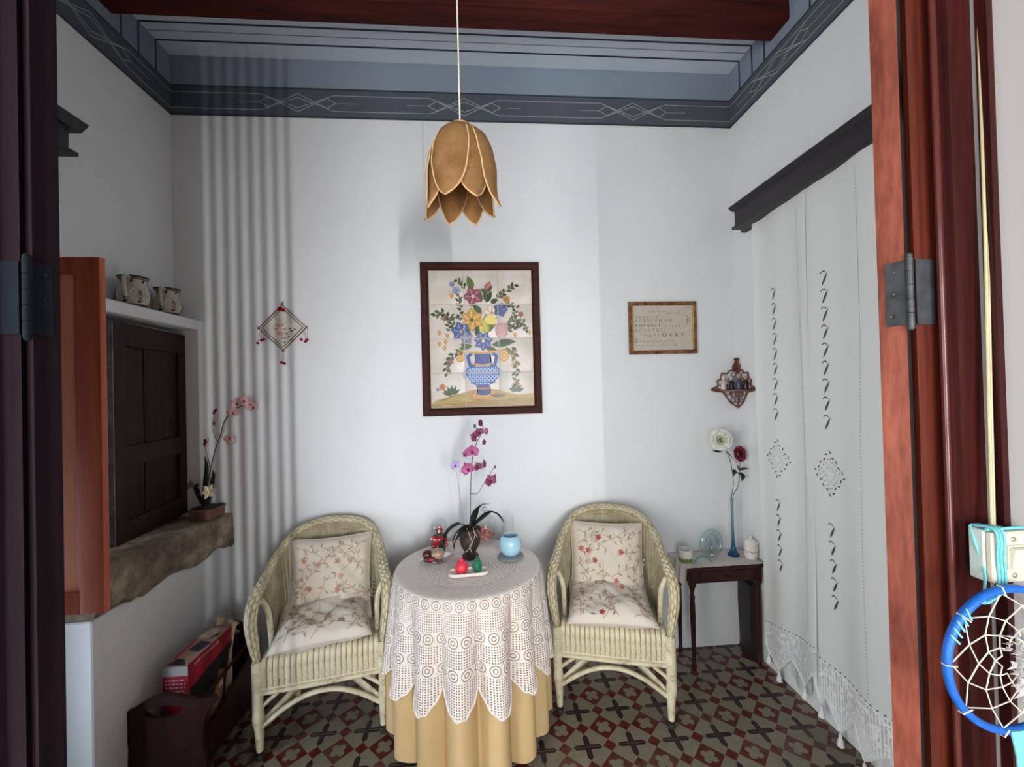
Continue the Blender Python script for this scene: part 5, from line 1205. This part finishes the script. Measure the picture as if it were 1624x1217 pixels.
pp=[([(.0,.47),(.30,.47),(.30,.50),(.0,.50)],(140,24,36)),([(.01,.14),(.30,.14),(.30,.44),(.01,.40)],(26,18,22)),([(.08,.16),(.16,.30),(.20,.34),(.18,.2)],(96,58,34)),([(.13,.18),(.2,.36),(.24,.34),(.22,.2)],(150,110,76)),([(.22,.16),(.28,.4),(.30,.42),(.30,.16)],(176,152,124)),([(.04,.14),(.12,.24),(.16,.22),(.1,.14)],(150,124,96)),([(.20,.28),(.215,.33),(.23,.28)],(214,204,190))]
for k in range(12): pp.append(rect(.04+k*.014,.48,.048+k*.014,.49,(208,160,160)))
paint('side_print',pp,lambda u,v,h:Pb(.0905+h,u*.235/.3,v),PAINT,bx0)['kind']='stuff'
bm=NB(); c0_=Pb(.03,.26,.44)
for k in range(3):
    pts=[c0_+Vector((-.03+.03*k,-.05,-.2)),c0_+Vector((-.02+.03*k,.0,.02)),c0_+Vector((-.01+.03*k,.03,.075-.015*k))]; tube(bm,cubicpath(pts,5),.024,10,flat=.4,up=(1,0,0))
tag(obj('crumpled_paper_bag',bm,plain('kraft_paper',(158,138,112),.8,0,.25,30,.5,60)),'crumpled beige paper roll sticking up behind the red box in the magazine rack','paper')
# ================================================================ RIGHT WALL: PELMET AND CURTAINS
pr=thing('curtain_pelmet','long dark wooden pelmet above the white curtains on the right wall','pelmet',(1.52,1.6,2.46))
PX=1.475
bm=NB(); boxb(bm,(PX,.95,2.475),(XR,2.262,2.575),.003); obj('board',bm,MBLACKW,pr,angle=30)
bm=NB(); prism(bm,[(0,0),(-.02,.018),(-.02,.024),(.1,.024),(.1,0)],(PX,2.285,2.572),(1,0,0),(0,0,1),1.33); obj('cornice',bm,MBLACKW,pr,smooth=False)
bm=NB(); boxb(bm,(PX-.012,.95,2.462),(XR,2.272,2.477),.002); boxb(bm,(XR-.03,2.262,2.462),(XR,2.31,2.478),.001); obj('lower_lip',bm,MBLACKW,pr,smooth=False)
m=Mt('curtain_cotton',.9,0,.15); m.base(S2((240,242,240))); m.bump(m.noise(260,2),.12,.002)
tr_=m.new('ShaderNodeBsdfTranslucent'); tr_.inputs[0].default_value=S2((228,230,228)); mx_=m.new('ShaderNodeMixShader'); mx_.inputs[0].default_value=.25
m.link(m.b.outputs[0],mx_.inputs[1]); m.link(tr_.outputs[0],mx_.inputs[2]); m.link(mx_.outputs[0],m.nt.nodes['Material Output'].inputs[0]); MCUR=m.m
m=Mt('filet_lace',.9,0,.15); m.base(S2((238,238,238))); X,Y,Z=m.xyz('UV'); g=(((X*58).fr()-.5).abs()>.30).max(((Y*34).fr()-.5).abs()>.30); n=m.noise(9,3,m.coord('UV',(3,1,1)),1.0)
m.holes(g.max(n>.55).max((Y<.035)).max(Y>.97)); m.bump(n,.6,.006); MFIL=m.m
MHOL=plain('cutwork_shadow_thread',(96,98,100),.9); MTHR=plain('white_thread',(230,230,228),.9,0,.05,60,.3,200)
PCUT=PAINT
def curtain(label,y0,y1,xc,phase,lace_top,tips,motif,lines,amp=.021):
    t=thing('lace_curtain',label,'curtain',(xc,(y0+y1)/2,2.46),0,'white curtain panels')
    W=y0-y1
    def X_(s,z):
        k=(2.46-z)/2.3
        return xc+amp*(math.sin(s*W*9.5+phase)+.45*math.sin(s*W*23+phase*2+1.2*k))*(.55+.45*k)+.006*math.sin(3*z+s*5)
    def lz(s):
        for (a,x),(b,y) in zip(lace_top,lace_top[1:]):
            if s<=b: return x+(y-x)*(s-a)/(b-a)
        return lace_top[-1][1]
    def tp_(s):
        for (a,x),(b,y) in zip(tips,tips[1:]):
            if s<=b: 
                q=(s-a)/(b-a); return x+(y-x)*q
        return tips[-1][1]
    def F(s,z): return Vector((X_(s,z),y0-W*s,z))
    bm=NB(); grid(bm,lambda u,v:F(u,2.472+(lz(u)-2.472)*v),110,50,uv=True); cl=obj('cloth',bm,MCUR,t,angle=80)
    bm=NB(); grid(bm,lambda u,v:F(u,lz(u)+(tp_(u)-lz(u))*v)+Vector((-.0008,0,0)),110,14,uv=True); obj('lace_border',bm,MFIL,t,angle=80)
    def xf(s,z,h): p=F(s/W,z); return p+Vector((-.0012-h,0,0))
    pp=[]
    HC=(72,74,78); WC=(238,238,236)
    for sm_,zt,zb,zd in motif:
        z=zt; k=0
        while z>zb:
            if abs(z-zd)>.17:
                st=sm_*W
                pp.append(leaf2(st-.014,z-.052,.064,.0056,1.12,HC)); pp.append(leaf2(st+.010,z-.012,.022,.0035,.9,WC))
                pp+=stroke([(st-.020,z+.004),(st-.012,z+.011),(st-.003,z+.010),(st+.003,z+.004)],.0045,HC)
                pp.append(leaf2(st-.004,z-.052,.045,.003,1.15,WC))
            z-=.078
        st=sm_*W
        for q in range(4):
            for r_,w_ in ((.082,.0065),(.060,.0045),(.034,.003)):
                a0=q*PI/2; 
                for e in range(5):
                    if r_==.082 and e==2: 
                        ca,sa=math.cos(a0),math.sin(a0)
                    f=(e+.5)/5; xa=r_*(1-f)*math.cos(a0)-r_*f*math.sin(a0); za=r_*(1-f)*math.sin(a0)+r_*f*math.cos(a0)
                    pp.append(leaf2(st+xa*.95,zd+za*1.15,.017 if r_>.07 else .006,w_*.55,a0+2.35+(.4 if e%2 else -.4),HC if r_>.05 or e%2 else (150,152,154)))
            for r_ in (.071,.048,.022): pp+=stroke([(st+r_*.95*math.cos(q*PI/2),zd+r_*1.15*math.sin(q*PI/2)),(st+r_*.95*math.cos((q+1)*PI/2),zd+r_*1.15*math.sin((q+1)*PI/2))],.004,WC)
    for s_,zt,zb in lines:
        z=zt
        while z>zb: pp.append(rect(s_*W-.0015,z-.004,s_*W+.0015,z+.003,(176,178,180))); z-=.014
        pp+=stroke([(s_*W+.005,zt),(s_*W+.005,zb)],.002,WC)
    s=.01
    while s<.99: z=lz(s)+.004; pp.append(blob(s*W,z,.006,.003,(90,92,96),math.atan2(lz(min(1,s+.02))-lz(s),.02*W),7)); s+=.026/W
    paint('cutwork',pp,xf,PAINT,cl,step=.000003)['kind']='stuff'
    # hem cord with filet edge and tassels
    bm=NB(); tube(bm,[F(k/90,tp_(k/90)) for k in range(91)],.0035,5); obj('lace_edge',bm,MTHR,t)
    bm=NB(); tube(bm,[F(k/60,lz(k/60)-.004) for k in range(61)],.003,5); obj('insertion_cord',bm,MTHR,t)
    for (s,z) in tips:
        if z<.16 or (s,z) in ():
            c=F(s,z); bm=NB(); tube(bm,[c,c+Vector((0,0,-.012))],.0018,6); lathe(bm,[(0,0),(.006,-.003),(.007,-.010),(.005,-.014),(.011,-.03),(.014,-.052),(0,-.054)],c+Vector((0,0,-.008)),12); obj('tassel',bm,MTHR,t)
    return t
yA0,yA1,yB0,yB1=2.185,1.775,1.815,1.03
lt=lambda pts,W,y0:[((y0-y)/W,z) for y,z in pts]
WA=yA0-yA1; WB=yB0-yB1
curtain('left white curtain panel with cutwork column and lace hem, next to the corner',yA0,yA1,1.512,.3,[(0,.27),(1,.375)],lt([(2.185,.16),(2.165,.12),(2.085,.075),(1.995,.19),(1.895,.125),(1.80,.25),(1.775,.2)],WA,yA0),[((yA0-2.03)/WA,2.06,.60,1.19)],[((yA0-1.842)/WA,2.40,.42)])
curtain('right white curtain panel with wide lace hem, partly behind the open door',yB0,yB1,1.488,1.4,[(0,.33),(1,.34)],lt([(1.815,.20),(1.78,.13),(1.755,.18),(1.69,.075),(1.60,.19),(1.54,.085),(1.44,.19),(1.35,.085),(1.24,.19),(1.12,.09),(1.03,.19)],WB,yB0),[((yB0-1.68)/WB,2.05,.57,1.185)],[((yB0-1.505)/WB,2.42,.36)],.019)
lnp=NB(); grid(lnp,lambda u,v:Vector((1.545+.008*math.sin(u*9),2.02-.13*u,.42-.33*v-.03*math.sin(PI*u)*v)),14,10); bmesh.ops.solidify(lnp,geom=lnp.faces,thickness=.002)
tag(obj('curtain_lining',lnp,MCUR),'pale grey lining flap showing below the lace hem of the left curtain','curtain')
# ================================================================ NEAR WALL: CABLE, SWITCH, DREAMCATCHER
YW=.665
pts=[at(1550,-60,Y=.668),at(1551,20,Y=.668),at(1557,200,Y=.666),at(1563,400,Y=.664),at(1567,600,Y=.662),at(1571,760,Y=.660),at(1573,846,Y=.655)]
bm=NB(); tube(bm,cubicpath(pts,8),.0024,8); o=obj('cable',bm,plain('old_cream_flex',(190,178,136),.55,0,.08,60)); tag(o,'cream electric cable running down the door casing to the light switch','cable')
bm=NB(); tube(bm,[p+Vector((.0046,0,0)) for p in cubicpath(pts,8)],.0022,8); obj('second_strand',bm,plain('old_cream_flex_b',(196,186,150),.55),o)
yf=.632; p0=at(1573,846,Y=yf); p1=at(1573,927,Y=yf); sx0=p0.x; sw_=.082
sw=thing('light_switch','cream square light switch bound with turquoise yarn on the door casing','light switch',(sx0+sw_/2,YW,(p0.z+p1.z)/2))
MSW=plain('cream_bakelite',(214,206,184),.35,0,.03,20); zc=(p0.z+p1.z)/2; h_=(p0.z-p1.z)/2
bm=NB(); boxb(bm,(sx0-.002,yf+.010,zc-h_-.001),(sx0+sw_,YW+.001,zc+h_+.001),.006,3); obj('back_box',bm,plain('pale_teal_box',(190,206,200),.4),sw)  # sides of the switch box, pale turquoise
bm=NB(); boxb(bm,(sx0,yf,zc-h_),(sx0+sw_,yf+.0105,zc+h_),.005,3); obj('cover_plate',bm,MSW,sw)
cxs=sx0+sw_*.5
bm=NB(); boxb(bm,(cxs-.016,yf-.003,zc-.021),(cxs+.016,yf+.002,zc+.021),.002); obj('rocker_frame',bm,MSW,sw)
bm=NB(); box(bm,(cxs,yf-.005,zc),(.028,.008,.036),Matrix.Rotation(R(9),3,'X'),.002); obj('rocker',bm,MSW,sw)
for s in (-1,1):
    bm=NB(); ball(bm,(cxs-.002,yf-.0005,zc+s*.030),.0045,(1,.5,1),12,8); obj('screw',bm,plain('dull_screw',(170,160,136),.35,.5),sw)
MTQ=plain('turquoise_yarn',(118,196,204),.9,0,.1,120,.4,400)
dc=thing('dreamcatcher','blue hoop dreamcatcher with white thread web hanging by turquoise yarn from the light switch','dreamcatcher',(sx0+.03,yf-.02,zc-.17))
yd=.612; cL=at(1496,1050,Y=yd); cT=at(1600,930,Y=yd); cB=at(1600,1163,Y=yd); RD=(cT.z-cB.z)/2-.004; cz=(cT.z+cB.z)/2; cx=cL.x+RD+.006; CC=Vector((cx,yd,cz))
MBLU=plain('blue_satin_wrap',(16,96,190),.45,0,.15,60,.4,300)
bm=NB(); tube(bm,[CC+Vector((RD*math.cos(a*PI/40),0,RD*math.sin(a*PI/40))) for a in range(80)],.0068,12,closed=True,flat=.9,up=(0,1,0)); obj('hoop',bm,MBLU,dc)
bm=NB(); n=9; prev=[CC+Vector(((RD-.004)*math.cos(2*PI*k/n+.33),-.002,(RD-.004)*math.sin(2*PI*k/n+.33))) for k in range(n)]
for p in prev:
    d=(p-CC).normalized(); tube(bm,[CC+d*(RD-.007)+Vector((0,-.0075,0)),CC+d*(RD+.0075)+Vector((0,-.003,0)),CC+d*(RD+.0075)+Vector((0,.004,0))],.0011,5)
rings=[prev]; rr=RD
for L in range(5):
    nx=[]
    for k in range(n):
        a=prev[k]; b=prev[(k+1)%n]; mpt=(a+b)/2; q=CC+(mpt-CC)*(.83-.03*L)+Vector((random.uniform(-.003,.003),0,random.uniform(-.003,.003))); q.y=yd-.003
        nx.append(q)
    for k in range(n): tube(bm,[prev[k],nx[k]],.0010,5); tube(bm,[nx[k],prev[(k+1)%n]],.0010,5)
    prev=nx
obj('thread_web',bm,plain('cream_thread',(206,206,188),.8),dc)
bm=NB(); 
for s,o_ in ((-1,.004),(0,.010),(1,.016)):
    xk=sx0+o_; tube(bm,cubicpath([Vector((xk,YW-.001,zc+h_+.004)),Vector((xk,yf-.002,zc+h_+.004)),Vector((xk+.001,yf-.003,zc)),Vector((xk-.001,yf-.004,zc-h_-.006)),CC+Vector((-.052+.004*s,-.008,RD*.86))],5),.0021,7)
tube(bm,cubicpath([Vector((sx0+.001,YW-.001,zc+h_+.003)),Vector((sx0-.003,YW-.01,zc+h_*.5)),Vector((sx0-.003,yf+.01,zc-h_*.6)),CC+Vector((-.055,-.008,RD*.86))],5),.0021,7)
tube(bm,[Vector((sx0,yf+.008,zc+h_+.003)),Vector((sx0+sw_,yf+.010,zc+h_+.003))],.0025,7)
obj('hanging_yarn',bm,MTQ,dc)
bm=NB()
for k in range(5):
    a=PI-.75+.10*k; tube(bm,[CC+Vector(((RD-.009)*math.cos(a),-.007,(RD-.009)*math.sin(a))),CC+Vector(((RD+.009)*math.cos(a-.07),-.006,(RD+.009)*math.sin(a-.07)))],.0016,6)
obj('yarn_knot',bm,MTQ,dc)
bm=NB()
for k in range(7): tube(bm,cubicpath([CC+Vector((.0+.004*k-.012,-.006,-RD+.004)),CC+Vector((.002*k-.005,-.008,-RD-.05)),CC+Vector((.005*k-.016,-.006,-RD-.11))],4),.0022,6)
obj('yarn_tail',bm,MTQ,dc)
MFE=plain('grey_white_down',(196,192,190),.9,0,.15,80)
rn=random.Random(6); bm=NB()
for k in range(80):
    a=rn.uniform(0,6.28); r1=rn.uniform(.0,.046); c=CC+Vector((.020+r1*math.cos(a),-.012-rn.uniform(0,.006),.012+r1*1.25*math.sin(a))); L=rn.uniform(.012,.026); b=a+rn.uniform(-.6,.6)
    q=[c,c+Vector((L*.5*math.cos(b)+.003,-.003,L*.5*math.sin(b))),c+Vector((L*math.cos(b),0,L*math.sin(b)))]; tube(bm,q,lambda u:.0038*(1-u)**.7+.0003,5,flat=.3)
obj('down_feathers',bm,MFE,dc)['kind']='stuff'
